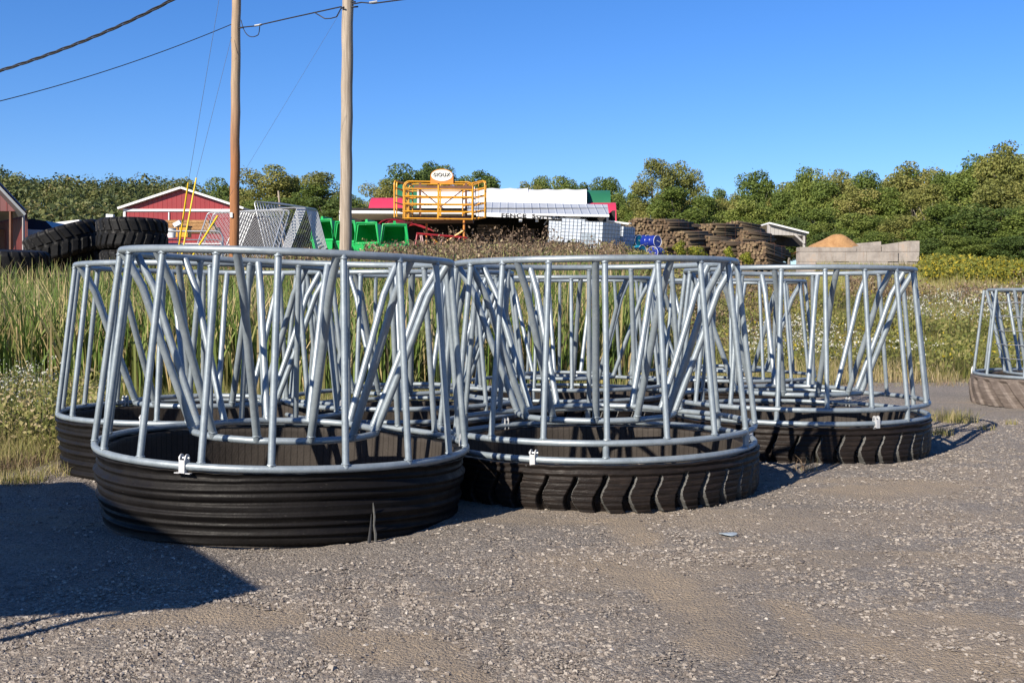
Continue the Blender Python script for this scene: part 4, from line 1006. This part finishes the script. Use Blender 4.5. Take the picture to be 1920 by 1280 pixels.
# concrete block walls and sawdust
cw = thing('block_wall', tuple(P(1600, 512, 62)), 'wall of large stained concrete blocks right of the post piles', 'block wall')
def blk(poly, Yw, d=.9): b = MB(); b.prism([rel(cw, P(x, y_, Yw)) for x, y_ in poly], (0, d, 0)); b.obj('block', 'concrete', cw)
rowx = [1500, 1562, 1625, 1684, 1701, 1724]
for r_, (ya, yb) in enumerate(((519, 490.7), (490.2, 472.0), (471.5, 0))):
    xs = rowx if r_ % 2 else [1500, 1530, 1592, 1665, 1701, 1724]
    for i in range(len(xs) - 1):
        x0, x1 = xs[i] + .4, xs[i + 1] - .4
        if r_ < 2: blk([(x0, ya), (x1, ya), (x1, yb), (x0, yb)], 62 + .06 * math.sin(i * 2.2 + r_))
for x0, x1, t0_, t1_ in ((1500, 1606, 463, 464), (1607, 1652, 461, 460), (1653, 1684, 459, 454.5), (1684.6, 1701, 454.3, 452), (1701.6, 1724, 451.7, 451.5)):
    blk([(x0, 471.4), (x1, 471.2), (x1, t1_), (x0, t0_)], 62.1 + .05 * math.sin(x0), .8)
for x0, x1, t0_, t1_ in ((1600, 1652, 457, 452.5),): blk([(x0, 466), (x1, 466), (x1, t1_), (x0, t0_)], 66, .8)
b = MB(); nn = 40; vs = []
c0 = P(1562, 458, 64)
for j in range(nn + 1):
    for i in range(nn + 1):
        x = (i / nn - .5) * 2; y = (j / nn - .5) * 2; r = math.hypot(x, y); h_ = (.5 + .5 * math.cos(min(1, r) * math.pi)) * 1.02 * (1 + .15 * math.sin(x * 5)) + .12 * float(vnoise(np.array(x * 3 + 5), np.array(y * 3 + 5), 2., 5)) * (r < .95)
        vs.append((x * 2.4, y * 1.6, h_ - .5))
b.raw(vs, [(j * (nn + 1) + i, j * (nn + 1) + i + 1, (j + 1) * (nn + 1) + i + 1, (j + 1) * (nn + 1) + i) for j in range(nn) for i in range(nn)])
o = b.obj('sawdust_heap', 'sawdust', None, True); o.location = c0; tag(o, 'orange brown sawdust heap behind the block wall', 'heap')
# dirt heap by the left tyres
vs = []; b = MB(); nn = 30
for j in range(nn + 1):
    for i in range(nn + 1):
        x = (i / nn - .5) * 2; y = (j / nn - .5) * 2; r = math.hypot(x, y); vs.append((x * 1.5, y * 1.4, max(0, 1 - r) * .55 + .05 * float(vnoise(np.array(x * 3 + 9), np.array(y * 3 + 9), 2., 6)) * (r < .9) - .12))
b.raw(vs, [(j * (nn + 1) + i, j * (nn + 1) + i + 1, (j + 1) * (nn + 1) + i + 1, (j + 1) * (nn + 1) + i) for j in range(nn) for i in range(nn)])
q = P(110, 540, 26); o = b.obj('dirt_heap', 'sawdust', None, True); o.location = (q.x, q.y, gz(q.x, q.y) + .1); tag(o, 'small heap of orange dirt below the giant tyres', 'heap')
q = P(953, 480, 38); fp = thing('fence_post', (q.x, q.y, gz(q.x, q.y) - .2), 'lone short wooden fence post in the brown weeds', 'post')
b = MB(); b.tube([(0, 0, 0), (.01, 0, .5), (0, 0, q.z + .5 - gz(q.x, q.y))], .06, 10); b.obj('shaft', 'pole_grey', fp, True); b = MB(); b.tube([(0.02, -.07, .6), (0.02, -.02, .6)], .012, 6); b.obj('staple', 'wire_steel', fp)
q = P(524, 400, 60); fp = thing('leaning_pole', (q.x, q.y, gz(q.x, q.y)), 'thin leaning bare pole before the trees above the kennel panels', 'post')
b = MB(); hh = P(524, 358, 60).z - gz(q.x, q.y); b.tube([(.25, 0, 0), (-.05, 0, hh)], [.07, .05], 8); b.obj('shaft', 'pole_grey', fp, True); b = MB(); b.box((-.04, 0, hh - .3), (.16, .05, .05)); b.obj('crosspiece', 'pole_grey', fp)

# ------------------------------------------------------------------ plants
def blades(name, x, y, z, h, w, mat, rnd, lean=.25, segs_=2, seed=3, taper=1.6):
    r = np.random.default_rng(seed); n = len(x); a = r.random(n) * 6.283
    dx, dy = np.cos(a) * w / 2, np.sin(a) * w / 2; la = r.random(n) * 6.283; ll = (r.random(n) ** 1.5) * lean * h
    Q = []; R_ = []
    base = np.stack([x, y, z], -1); side = np.stack([dx, dy, 0 * dx], -1); ln = np.stack([np.cos(la) * ll, np.sin(la) * ll, 0 * la], -1)
    prev = (base - side, base + side)
    for k in range(1, segs_ + 1):
        f = k / segs_; c = base + ln * f * f; c[:, 2] += h * f * (1 - .12 * f * lean); wd = side * (1 - .94 * f ** taper)
        cur = (c - wd, c + wd); Q.append(np.stack([prev[0], prev[1], cur[1], cur[0]], 1)); R_.append(rnd); prev = cur
    return tag(quads(name, np.concatenate(Q), np.concatenate(R_), mat), kind='stuff')
def zone(n, y0, y1, u0, u1, seed):
    r = np.random.default_rng(seed); y = y0 + (y1 - y0) * r.random(n); x = (u0 + (u1 - u0) * r.random(n)) * y; return x, y, r
# cattails in the ditch
x, y, r = zone(23000, 15.5, 24.5, -.50, .135, 11)
dens = vnoise(x, y, .55, 21) + .5; edge = 1 - ss(.08, .135, x / y)
k = (r.random(len(x)) < dens * 1.5) & (r.random(len(x)) < edge) & (y > bound(x) + 2.0); x, y = x[k], y[k]
h = (1.3 + .85 * r.random(len(x))) * (.78 + .35 * (vnoise(x, y, .4, 22) + .5)); 
h = np.minimum(h, 2.3 - .5 * ss(21, 24, y)); h[x / y < -.25] *= .93
blades('cattails', x, y, zgrid(x, y) - .05, h, .022 + .026 * r.random(len(x)), 'cattail', np.clip(r.random(len(x)) ** 1.2 * .85 + .35 * (r.random(len(x)) < .22), 0, 1), .5, 5, 12, 3.2)
x, y, r = zone(3500, 16, 24, -.50, .13, 17); k = y > bound(x) + 2.; x, y = x[k], y[k]
blades('dead_reeds', x, y, zgrid(x, y) - .05, .5 + .8 * r.random(len(x)), .016 + .02 * r.random(len(x)), 'dryweed', .5 + .5 * r.random(len(x)), 1.5, 4, 18)
# meadow grass near
def grass(n, y0, y1, u0, u1, seed, hm, wm, cond=None, name='meadow_grass', mat='grass', lean=.7, off=.1):
    x, y, r = zone(n, y0, y1, u0, u1, seed); k = (y > bound(x) + off - .5 * r.random(len(x)) ** 3)
    if cond is not None: k &= cond(x, y, r)
    x, y = x[k], y[k]; h = hm * (.35 + .9 * r.random(len(x))) * (.6 + .8 * (vnoise(x, y, .8, seed + 50) + .5))
    rn = np.clip(.55 * r.random(len(x)) + .75 * (vnoise(x, y, .45, seed + 60) + .5) - .1, 0, 1)
    return blades(name, x, y, zgrid(x, y) - .01, h, wm * (.6 + .8 * r.random(len(x))), mat, rn, lean, 2, seed)
grass(62000, 7.5, 17, -.52, .02, 31, .26, .006)
grass(60000, 12.5, 25, -.50, .40, 32, .34, .009, lambda x, y, r: (x / y > .12) | (y < bound(x) + 2.4) | (r.random(len(x)) < .12))
grass(52000, 20, 34, .0, .52, 33, .36, .012, None, 'meadow_grass', 'grass', 1.0)
grass(46000, 30, 62, .27, .52, 34, .5, .026)
grass(9000, 28, 46, .10, .29, 134, .28, .02, None, 'dry_bank_grass', 'dryweed')
grass(34000, 7.0, 12.5, -.54, -.30, 35, .14, .006, lambda x, y, r: y < bound(x) + 2.8, 'dry_grass', 'dryweed', 1.4, -.5)
grass(16000, 15, 23, .05, .52, 36, .10, .008, lambda x, y, r: y < bound(x) + 1.2, 'dry_grass', 'dryweed', 1.4, -.7)
# weeds, goldenrod and white asters with branching heads
def weeds(name, x, y, h, mat, seed, nhead, hs, fr, rnd_lo, rnd_hi, sp=.2):
    r = np.random.default_rng(seed); n = len(x); z = zgrid(x, y)
    V = []; R_ = []
    a = r.random(n) * 6.28; d = np.stack([np.cos(a), np.sin(a), 0 * a], -1) * (.006 + .004 * y[:, None] / 30)
    p0 = np.stack([x, y, z], -1); p1 = p0 + np.stack([r.normal(0, .06, n) * h, r.normal(0, .06, n) * h, h], -1)
    V.append(np.stack([p0 - d, p0 + d, p1 + d * .4, p1 - d * .4], 1)); R_.append(r.random(n) * .4)
    for k in range(nhead):
        f = fr + (1 - fr) * r.random(n); c = p0 + (p1 - p0) * f[:, None] + np.stack([r.normal(0, sp, n), r.normal(0, sp, n), r.normal(0, .05, n)], -1) * h[:, None]
        s_ = hs * (.5 + r.random(n)) * (1 + y / 60); u = r.normal(size=(n, 3)); u /= np.linalg.norm(u, axis=1)[:, None]; w_ = np.cross(u, r.normal(size=(n, 3))); w_ /= np.linalg.norm(w_, axis=1)[:, None]
        u *= s_[:, None]; w_ *= (s_ * .55)[:, None]; V.append(np.stack([c - u, c - w_, c + u, c + w_], 1)); R_.append(rnd_lo + (rnd_hi - rnd_lo) * r.random(n))
    return tag(quads(name, np.concatenate(V), np.concatenate(R_), mat), kind='stuff')
x, y, r = zone(6500, 24.5, 46, -.30, .29, 41); k = (x / y < .24 + .03 * r.random(len(x))); x, y = x[k], y[k]
hc = np.where((x / y > -.13) & (x / y < .10), .62, .34); hc = hc * (1 - .4 * ss(34, 42, y))
weeds('dry_weeds', x, y, hc * (.5 + .8 * r.random(len(x))), 'dryweed', 42, 13, .026, .25, .2, 1., .15)
x, y, r = zone(60, 38, 44, -.07, .035, 141); weeds('tall_dry_weeds', x, y, .5 + .75 * r.random(len(x)), 'dryweed', 142, 22, .03, .3, .1, .6, .16)
x, y, r = zone(2000, 33, 44, .30, .52, 43); k = vnoise(x, y, .25, 71) > -.05; x, y = x[k], y[k]
weeds('reddish_weeds', x, y, .4 + .5 * r.random(len(x)), 'dryweed', 44, 9, .03, .3, .3, 1., .2)
x, y, r = zone(3600, 43.5, 53, .365, .56, 45); k = vnoise(x, y, .4, 91) > -.16; x, y = x[k], y[k]; weeds('goldenrod', x, y, .45 + .4 * r.random(len(x)), 'goldenrod', 46, 16, .036, .35, .0, .95, .2)
x, y, r = zone(260, 20, 46, .12, .52, 47); weeds('goldenrod_scattered', x, y, .4 + .3 * r.random(len(x)), 'goldenrod', 48, 12, .022, .55, .3, 1., .15)
x, y, r = zone(1700, 21, 40, .20, .52, 49); k = (vnoise(x, y, .33, 72) > .06) & (y < 26 + 60 * np.maximum(0, x / y - .2)); x, y = x[k], y[k]
weeds('white_asters', x, y, .35 + .35 * r.random(len(x)), 'whiteflower', 50, 10, .018, .75, .38, 1., .20)
x, y, r = zone(80, 10.5, 14, -.50, -.41, 51); weeds('white_asters_left', x, y, .45 + .3 * r.random(len(x)), 'whiteflower', 52, 10, .011, .8, .45, 1., .16)
x, y, r = zone(520, 10.2, 14.5, -.52, -.36, 53); weeds('leafy_weeds', x, y, .25 + .35 * r.random(len(x)), 'grass', 54, 26, .020, .1, .2, 1., .18)
x, y, r = zone(1200, 20, 36, .10, .5, 55); weeds('leafy_meadow_weeds', x, y, .25 + .4 * r.random(len(x)), 'grass', 56, 16, .03, .1, .0, .7, .25)
# tufts on the gravel
def tuft(px, py, n, h, lb, mat='grass', spread=.12):
    v = (py - 640) / FPX; ang = math.atan(v) + PIT; Yg = EYE / math.tan(ang); q = P(px, py, Yg); r = np.random.default_rng(int(px)); 
    a = r.random(n) * 6.28; rad = spread * r.random(n) ** .6; x = rad * np.cos(a); y = rad * np.sin(a)
    o = blades('grass_tuft', x, y, 0 * x, h * (.4 + .8 * r.random(n)), np.full(n, .006), mat, .35 + .6 * r.random(n), 1.1, 3, int(py))
    del o['kind']; o.location = (q.x, q.y, float(zgrid(q.x, q.y))); tag(o, lb, 'grass tuft', 'grass tufts on the gravel')
tuft(1785, 792, 420, .17, 'large dry grass tuft right of the right front feeder', spread=.28)
tuft(1765, 815, 160, .10, 'low grass tuft touching the shadow of the right front feeder', spread=.13)
tuft(1510, 884, 40, .13, 'small reddish grass tuft between the middle and right feeders', 'dryweed', .1)
tuft(1850, 806, 60, .08, 'tiny tuft at the tip of the right feeder shadow', spread=.1)
tuft(1895, 797, 40, .08, 'tiny tuft under the separate feeder at the right edge', spread=.08)
tuft(40, 905, 260, .14, 'straggly grass tuft on the gravel edge at the far left', spread=.2)
tuft(120, 890, 200, .13, 'straggly grass tuft at the foot of the leftmost tyre base', spread=.22)
# flat pale scrap
Yg = EYE / math.tan(math.atan((1001 - 640) / FPX) + PIT); q = P(1365, 1001, Yg)
b = MB(); pts = [(.052 * math.cos(a) * (1 + .15 * math.sin(3 * a)), .03 * math.sin(a), .004 + .004 * math.sin(2 * a)) for a in np.linspace(0, 6.283, 22, endpoint=False)]
b.prism(pts, (0, 0, .006)); o = b.obj('plastic_scrap', 'label_grey'); o.location = (q.x, q.y, float(zgrid(q.x, q.y)) + .006); o.rotation_euler.z = -.3; tag(o, 'flat pale crushed scrap lying on the gravel in front of the middle feeder', 'scrap')

# trees ------------------------------------------------------------
def tree_parts(seed, nclump=34, nleaf=6500, leaf=.26, mat='leaf_mid', shape_='round', dense=.5):
    """unit tree: 10 m tall, about 7 m wide"""
    r = np.random.default_rng(seed); C = []
    while len(C) < nclump:
        p = r.uniform(-1, 1, 3); 
        if np.linalg.norm(p) > 1 or np.linalg.norm(p) < .35: continue
        z = 5.6 + p[2] * 4.0; wd = 3.1 * (1 - .35 * max(0, p[2]) ** 2) if shape_ == 'round' else 3.4 * (1 - .2 * abs(p[2]))
        C.append((p[0] * wd, p[1] * wd, z))
    C = np.array(C); rad = r.uniform(.5, 1.15, nclump)
    w = rad ** 2; ci = r.choice(nclump, nleaf, p=w / w.sum()); u = r.normal(size=(nleaf, 3)); u /= np.linalg.norm(u, axis=1)[:, None]
    rr = rad[ci] * (dense + (1.08 - dense) * r.random(nleaf) ** .6); pos = C[ci] + u * rr[:, None] * np.array([1.15, 1.15, .8])
    out = r.random(nleaf) < .05; pos[out] += r.normal(0, .22, (out.sum(), 3))
    nrm = u * .6 + r.normal(0, .6, (nleaf, 3)) + np.array([0, 0, .5]); nrm /= np.linalg.norm(nrm, axis=1)[:, None]
    a = np.cross(nrm, r.normal(size=(nleaf, 3))); a /= np.linalg.norm(a, axis=1)[:, None]; b_ = np.cross(nrm, a)
    s_ = leaf * (.55 + .8 * r.random(nleaf)); a *= s_[:, None]; b_ *= (s_ * .6)[:, None]
    Q = np.stack([pos - a, pos - b_, pos + a, pos + b_], 1); crn = r.random(nclump)
    rnd = np.clip(.55 * crn[ci] + .35 * r.random(nleaf) + .05, 0, 1)
    cr = quads('crown', Q, rnd, mat); cm = cr.data; bpy.data.objects.remove(cr)
    b = MB(); b.tube([(0, 0, -.5), (.05, 0, 2), (.1, .05, 4.5), (.0, .1, 7.5)], [.24, .19, .13, .04], 8)
    for i in range(min(16, nclump)):
        c = C[i]; s0 = min(c[2] - .8, 1.6 + r.random() * 4.5); s0 = max(1., s0); m = np.array([c[0] * .5, c[1] * .5, (s0 + c[2]) / 2 + .2])
        b.tube([(.06, .03, s0), tuple(m), tuple(c)], [.09, .055, .02], 5, caps=False)
    return cm, b.mesh('trunk', 'bark', True)
TV = {}
for nm, a in {'mid': (101, 62, 20000, .125, 'leaf_mid'), 'mid2': (102, 56, 18000, .125, 'leaf_mid'), 'dark': (103, 64, 20000, .13, 'leaf_dark'), 'dark2': (104, 58, 19000, .13, 'leaf_dark'), 'olive': (105, 62, 19000, .12, 'leaf_olive'), 'olive2': (106, 46, 13500, .12, 'leaf_olive'), 'thin': (107, 42, 10500, .12, 'leaf_mid')}.items():
    TV[nm] = tree_parts(*a)
def tree(px, ptop, pw, Y, var, lb, pbase=None, cat='tree', name='tree', group='trees along the back of the field'):
    q = P(px, ptop, Y); g0 = gz(q.x, min(Y, 160)) if pbase is None else P(px, pbase, Y).z
    Hh = q.z - g0; o = thing(name, (q.x, Y, g0), lb, cat, group); cm, tm_ = TV[var]
    link('crown', cm, o); link('trunk', tm_, o)
    wm = pw / FPX * Y; o.scale = (wm / 6.2, wm / 6.2, Hh / 10.0); o.rotation_euler.z = random.random() * 6.28
TL = [ # px, top, width, Y, variant, label
 (410, 332, 70, 190, 'dark', 'dark tree rising behind the right slope of the red barn'),
 (446, 348, 60, 180, 'dark2', 'small dark tree close beside the left pole'),
 (502, 307, 100, 150, 'olive', 'tall olive tree right of the left pole'),
 (545, 335, 60, 165, 'mid', 'lower green tree at the right foot of the tall olive tree'),
 (604, 322, 80, 150, 'olive2', 'loose sunlit tree left of the right pole'),
 (560, 368, 90, 130, 'mid2', 'low dark bushy tree above the green bins'),
 (622, 360, 90, 128, 'dark', 'bushy tree behind the right pole at the end of the shed'),
 (672, 372, 50, 150, 'mid', 'small tree right of the right pole'),
 (716, 335, 66, 145, 'olive', 'pale olive tree left of the yellow gates'),
 (765, 306, 86, 150, 'dark', 'tall dark tree behind the yellow gates'),
 (800, 300, 70, 160, 'dark2', 'tall dark tree directly behind the oval sign'),
 (838, 312, 60, 158, 'mid', 'green tree right behind the oval sign'),
 (890, 316, 74, 150, 'dark2', 'round dark tree above the white canvas, left'),
 (925, 335, 40, 160, 'mid', 'small tree stepping down right of the round dark tree'),
 (985, 338, 56, 170, 'olive', 'low tree over the left part of the white canvas roof'),
 (1020, 332, 56, 172, 'mid', 'low tree over the middle of the white canvas roof'),
 (1056, 328, 50, 168, 'mid2', 'low tree over the right part of the white canvas roof'),
 (1112, 330, 56, 150, 'dark', 'dark tree above the green canvas corner'),
 (1146, 334, 50, 150, 'mid', 'tree right of the green canvas corner'),
 (1225, 298, 90, 105, 'olive2', 'tall airy olive tree above the tallest post pile'),
 (1282, 300, 90, 108, 'olive', 'second tall airy tree right of the first above the post piles'),
 (1190, 360, 60, 110, 'mid', 'low tree between the shed and the tallest post pile'),
 (1262, 352, 110, 100, 'mid', 'low bushy green tree right behind the post piles'),
 (1348, 352, 60, 125, 'thin', 'thin small tree in the dip of the treeline'),
 (1418, 318, 100, 115, 'thin', 'airy tree with sky gaps, right of the dip in the treeline'),
 (1462, 360, 90, 105, 'mid', 'bushy tree above the small field shed'),
 (1400, 372, 100, 100, 'mid2', 'low bushy tree behind the highest right post bundle'),
 (1510, 312, 90, 108, 'mid2', 'first tree of the dense right wood'),
 (1568, 315, 90, 106, 'olive', 'second tree of the dense right wood'),
 (1628, 322, 100, 102, 'mid', 'tree of the right wood above the block wall'),
 (1715, 300, 130, 100, 'olive', 'broad crowned tree of the right wood above the end of the block wall'),
 (1660, 350, 120, 96, 'mid2', 'lower tree of the right wood before the broad crown'),
 (1775, 325, 100, 96, 'mid', 'tree of the right wood in the notch of the skyline'),
 (1830, 288, 120, 92, 'mid2', 'tall tree of the right wood left of the highest one'),
 (1895, 262, 130, 88, 'olive', 'highest tree at the right edge'),
 (1960, 268, 130, 86, 'olive2', 'tree cut by the right edge'),
 (1545, 392, 110, 88, 'mid', 'low leafy tree behind the sawdust heap'),
 (1610, 398, 110, 84, 'mid2', 'low leafy tree above the middle of the block wall'),
 (1690, 400, 120, 82, 'olive', 'low leafy tree above the end of the block wall'),
 (1770, 385, 130, 78, 'mid', 'low leafy tree right of the block wall'),
 (1850, 380, 140, 76, 'dark', 'dark low tree in the right wood'),
 (1925, 385, 130, 74, 'mid2', 'low tree at the right edge above the goldenrod'),
 (1480, 405, 90, 92, 'dark2', 'low dark tree by the small field shed'),
 (1540, 340, 110, 98, 'mid', 'full crowned tree filling the right wood above the sawdust heap'),
 (1600, 345, 110, 96, 'olive', 'olive tree in the right wood between two taller crowns'),
 (1745, 345, 120, 92, 'olive2', 'airy olive tree in the right wood right of the broad crown'),
 (1810, 335, 130, 86, 'mid', 'full green tree in the right wood under the tall one'),
 (1890, 325, 140, 82, 'olive', 'olive tree under the highest tree at the right edge'),
 (582, 345, 80, 148, 'mid', 'green tree filling the gap left of the right pole'),
 (530, 372, 90, 126, 'mid', 'bushy tree above the right end of the kennel panels'),
 (655, 385, 80, 122, 'dark2', 'low dark tree beside the end of the supply shed'),
 (480, 375, 80, 128, 'mid2', 'bushy tree behind the kennel panels, right of the left pole'),
 (430, 368, 60, 150, 'mid', 'low tree left of the left pole behind the barn roof'),
 (1165, 372, 60, 112, 'dark', 'low dark tree right of the red canvas end'),
 (1320, 368, 90, 104, 'mid', 'low tree between the airy olive trees and the dip'),
 (1372, 362, 70, 112, 'olive', 'olive tree at the left foot of the airy tree'),
]
for a in TL:
    a = list(a)
    if a[0] < 1170: a[2] *= 1.4
    tree(*a)
for i, px in enumerate(range(1340, 1990, 46)):
    sk = float(np.interp(px, [1340, 1420, 1500, 1620, 1720, 1830, 1900, 1990], [375, 350, 335, 340, 322, 312, 290, 285]))
    tree(px, sk + 6 * math.sin(i * 2.1), 110, 122 + 3 * math.sin(i), ('mid', 'dark', 'mid2', 'olive')[i % 4], 'tree crown filling the back row of the right wood behind the nearer trees', None, 'tree', 'tree', 'back row of the right wood')
for i, (px, top, w_, Y_, v_) in enumerate(((1748, 446, 90, 66, 'dark'), (1800, 440, 100, 65, 'mid2'), (1858, 446, 100, 64, 'mid'), (1915, 440, 110, 63, 'dark2'), (1765, 468, 60, 60, 'mid'), (1560, 430, 90, 80, 'dark'), (1640, 434, 100, 76, 'mid2'))):
    tree(px, top, w_, Y_, v_, ('leafy shrub at the foot of the right wood, ' + ('just right of the block wall', 'second right of the block wall', 'above the middle of the goldenrod', 'at the right edge', 'low one against the block wall end', 'behind the sawdust heap', 'behind the block wall')[i]), None, 'shrub', 'shrub', 'shrubs at the foot of the wood')
for i, (px, top, w_, pb) in enumerate(((1275, 450, 22, 482), (1305, 460, 42, 486), (1367, 462, 18, 488), (1400, 472, 26, 498))):
    q = P(px, pb, 40 + i * .5); Hh = P(px, top, 40 + i * .5).z - q.z; o = thing('yellow_shrub', tuple(q), ('small yellow-green shrub right of the drums', 'broadest yellow-green shrub before the post piles', 'narrow yellow-green shrub before the square bundle', 'yellow-green shrub farthest right before the post piles')[i], 'shrub', 'yellow-green shrubs before the post piles')
    r = np.random.default_rng(300 + i); n = 900; wd = w_ / FPX * 40 / 2; u = r.normal(size=(n, 3)); u /= np.linalg.norm(u, axis=1)[:, None]; pos = u * (r.random(n) ** .4)[:, None] * np.array([wd, wd, Hh / 2]) + np.array([0, 0, Hh / 2]); pos[:, 0] += .06 * np.sin(pos[:, 2] * 14)
    a_ = r.normal(size=(n, 3)); a_ /= np.linalg.norm(a_, axis=1)[:, None]; b_ = np.cross(a_, u); s_ = .025 + .025 * r.random(n); a_ *= s_[:, None]; b_ *= s_[:, None] * .6
    quads('foliage', np.stack([pos - a_, pos - b_, pos + a_, pos + b_], 1), r.random(n), 'leaf_bright', o)
    b = MB()
    for k_ in range(4): b.tube([(0, 0, -.1), (r.normal(0, wd / 3), r.normal(0, wd / 3), Hh * .7)], .01, 5)
    b.obj('stem', 'bark', o)

# far wooded hill at the left
hx = np.linspace(-330, 60, 60); hy = np.linspace(190, 480, 40); HX, HY = np.meshgrid(hx, hy)
crest = np.interp(HX / HY, [-.75, -.46, -.43, -.38, -.33, -.29, -.22, -.1, .1], [.098, .104, .098, .094, .093, .087, .062, .03, .0])
HZ = 6.5 + ss(195, 420, HY) * (crest * 420 - 5.5 - 5) ; HZ = HZ + 1.5 * np.sin(HX * .05) * ss(200, 300, HY)
idx = np.arange(HX.size).reshape(HX.shape); F = np.stack([idx[:-1, :-1], idx[:-1, 1:], idx[1:, 1:], idx[1:, :-1]], -1).reshape(-1, 4)
t = NT('hill_soil'); MATS['hill_soil'] = t.set(t.ramp(t.noise(.05, 5), [(.3, (.03, .04, .015)), (.7, (.07, .07, .03))]), .95, 0)
me = bpy.data.meshes.new('hill'); me.from_pydata(np.stack([HX, HY, HZ], -1).reshape(-1, 3).tolist(), [], F.tolist()); me.materials.append(MATS['hill_soil']); tag(link('hill', me), kind='structure')
r = np.random.default_rng(77); nt_ = 2600; tx = r.uniform(-300, 40, nt_); ty = r.uniform(170, 440, nt_)
k = (tx / ty > -.60) & (tx / ty < .06); tx, ty = tx[k], ty[k]; nt_ = len(tx)
cr_ = np.interp(tx / ty, [-.75, -.46, -.43, -.38, -.33, -.29, -.22, -.1, .1], [.098, .104, .098, .094, .093, .087, .062, .03, .0])
tz = 6.5 + ss(195, 420, ty) * (cr_ * 420 - 5.5 - 5) + 1.5 * np.sin(tx * .05) * ss(200, 300, ty)
V = []; R_ = []
m = 120; hh_ = r.uniform(5, 12.5, nt_); ww = r.uniform(3.0, 5.2, nt_)
ti = np.repeat(np.arange(nt_), m); u = r.normal(size=(nt_ * m, 3)); u /= np.linalg.norm(u, axis=1)[:, None]; u[:, 2] = np.abs(u[:, 2]) * 1.2 - .25
pos = np.stack([tx[ti], ty[ti], tz[ti] + hh_[ti] * .5], -1) + u * np.stack([ww[ti], ww[ti], hh_[ti] * .5], -1) * (.75 + .35 * r.random(nt_ * m))[:, None]
nr_ = u + r.normal(0, .45, u.shape); nr_ /= np.linalg.norm(nr_, axis=1)[:, None]; a_ = np.cross(nr_, r.normal(size=u.shape)); a_ /= np.linalg.norm(a_, axis=1)[:, None]; b_ = np.cross(nr_, a_)
s_ = .55 * (.4 + .8 * r.random(nt_ * m)); a_ *= s_[:, None]; b_ *= (s_ * .7)[:, None]
tr_ = r.random(nt_); tag(quads('far_woods', np.stack([pos - a_, pos - b_, pos + a_, pos + b_], 1), np.clip(.65 * tr_[ti] + .35 * r.random(nt_ * m), 0, 1), 'leaf_far'), kind='stuff')
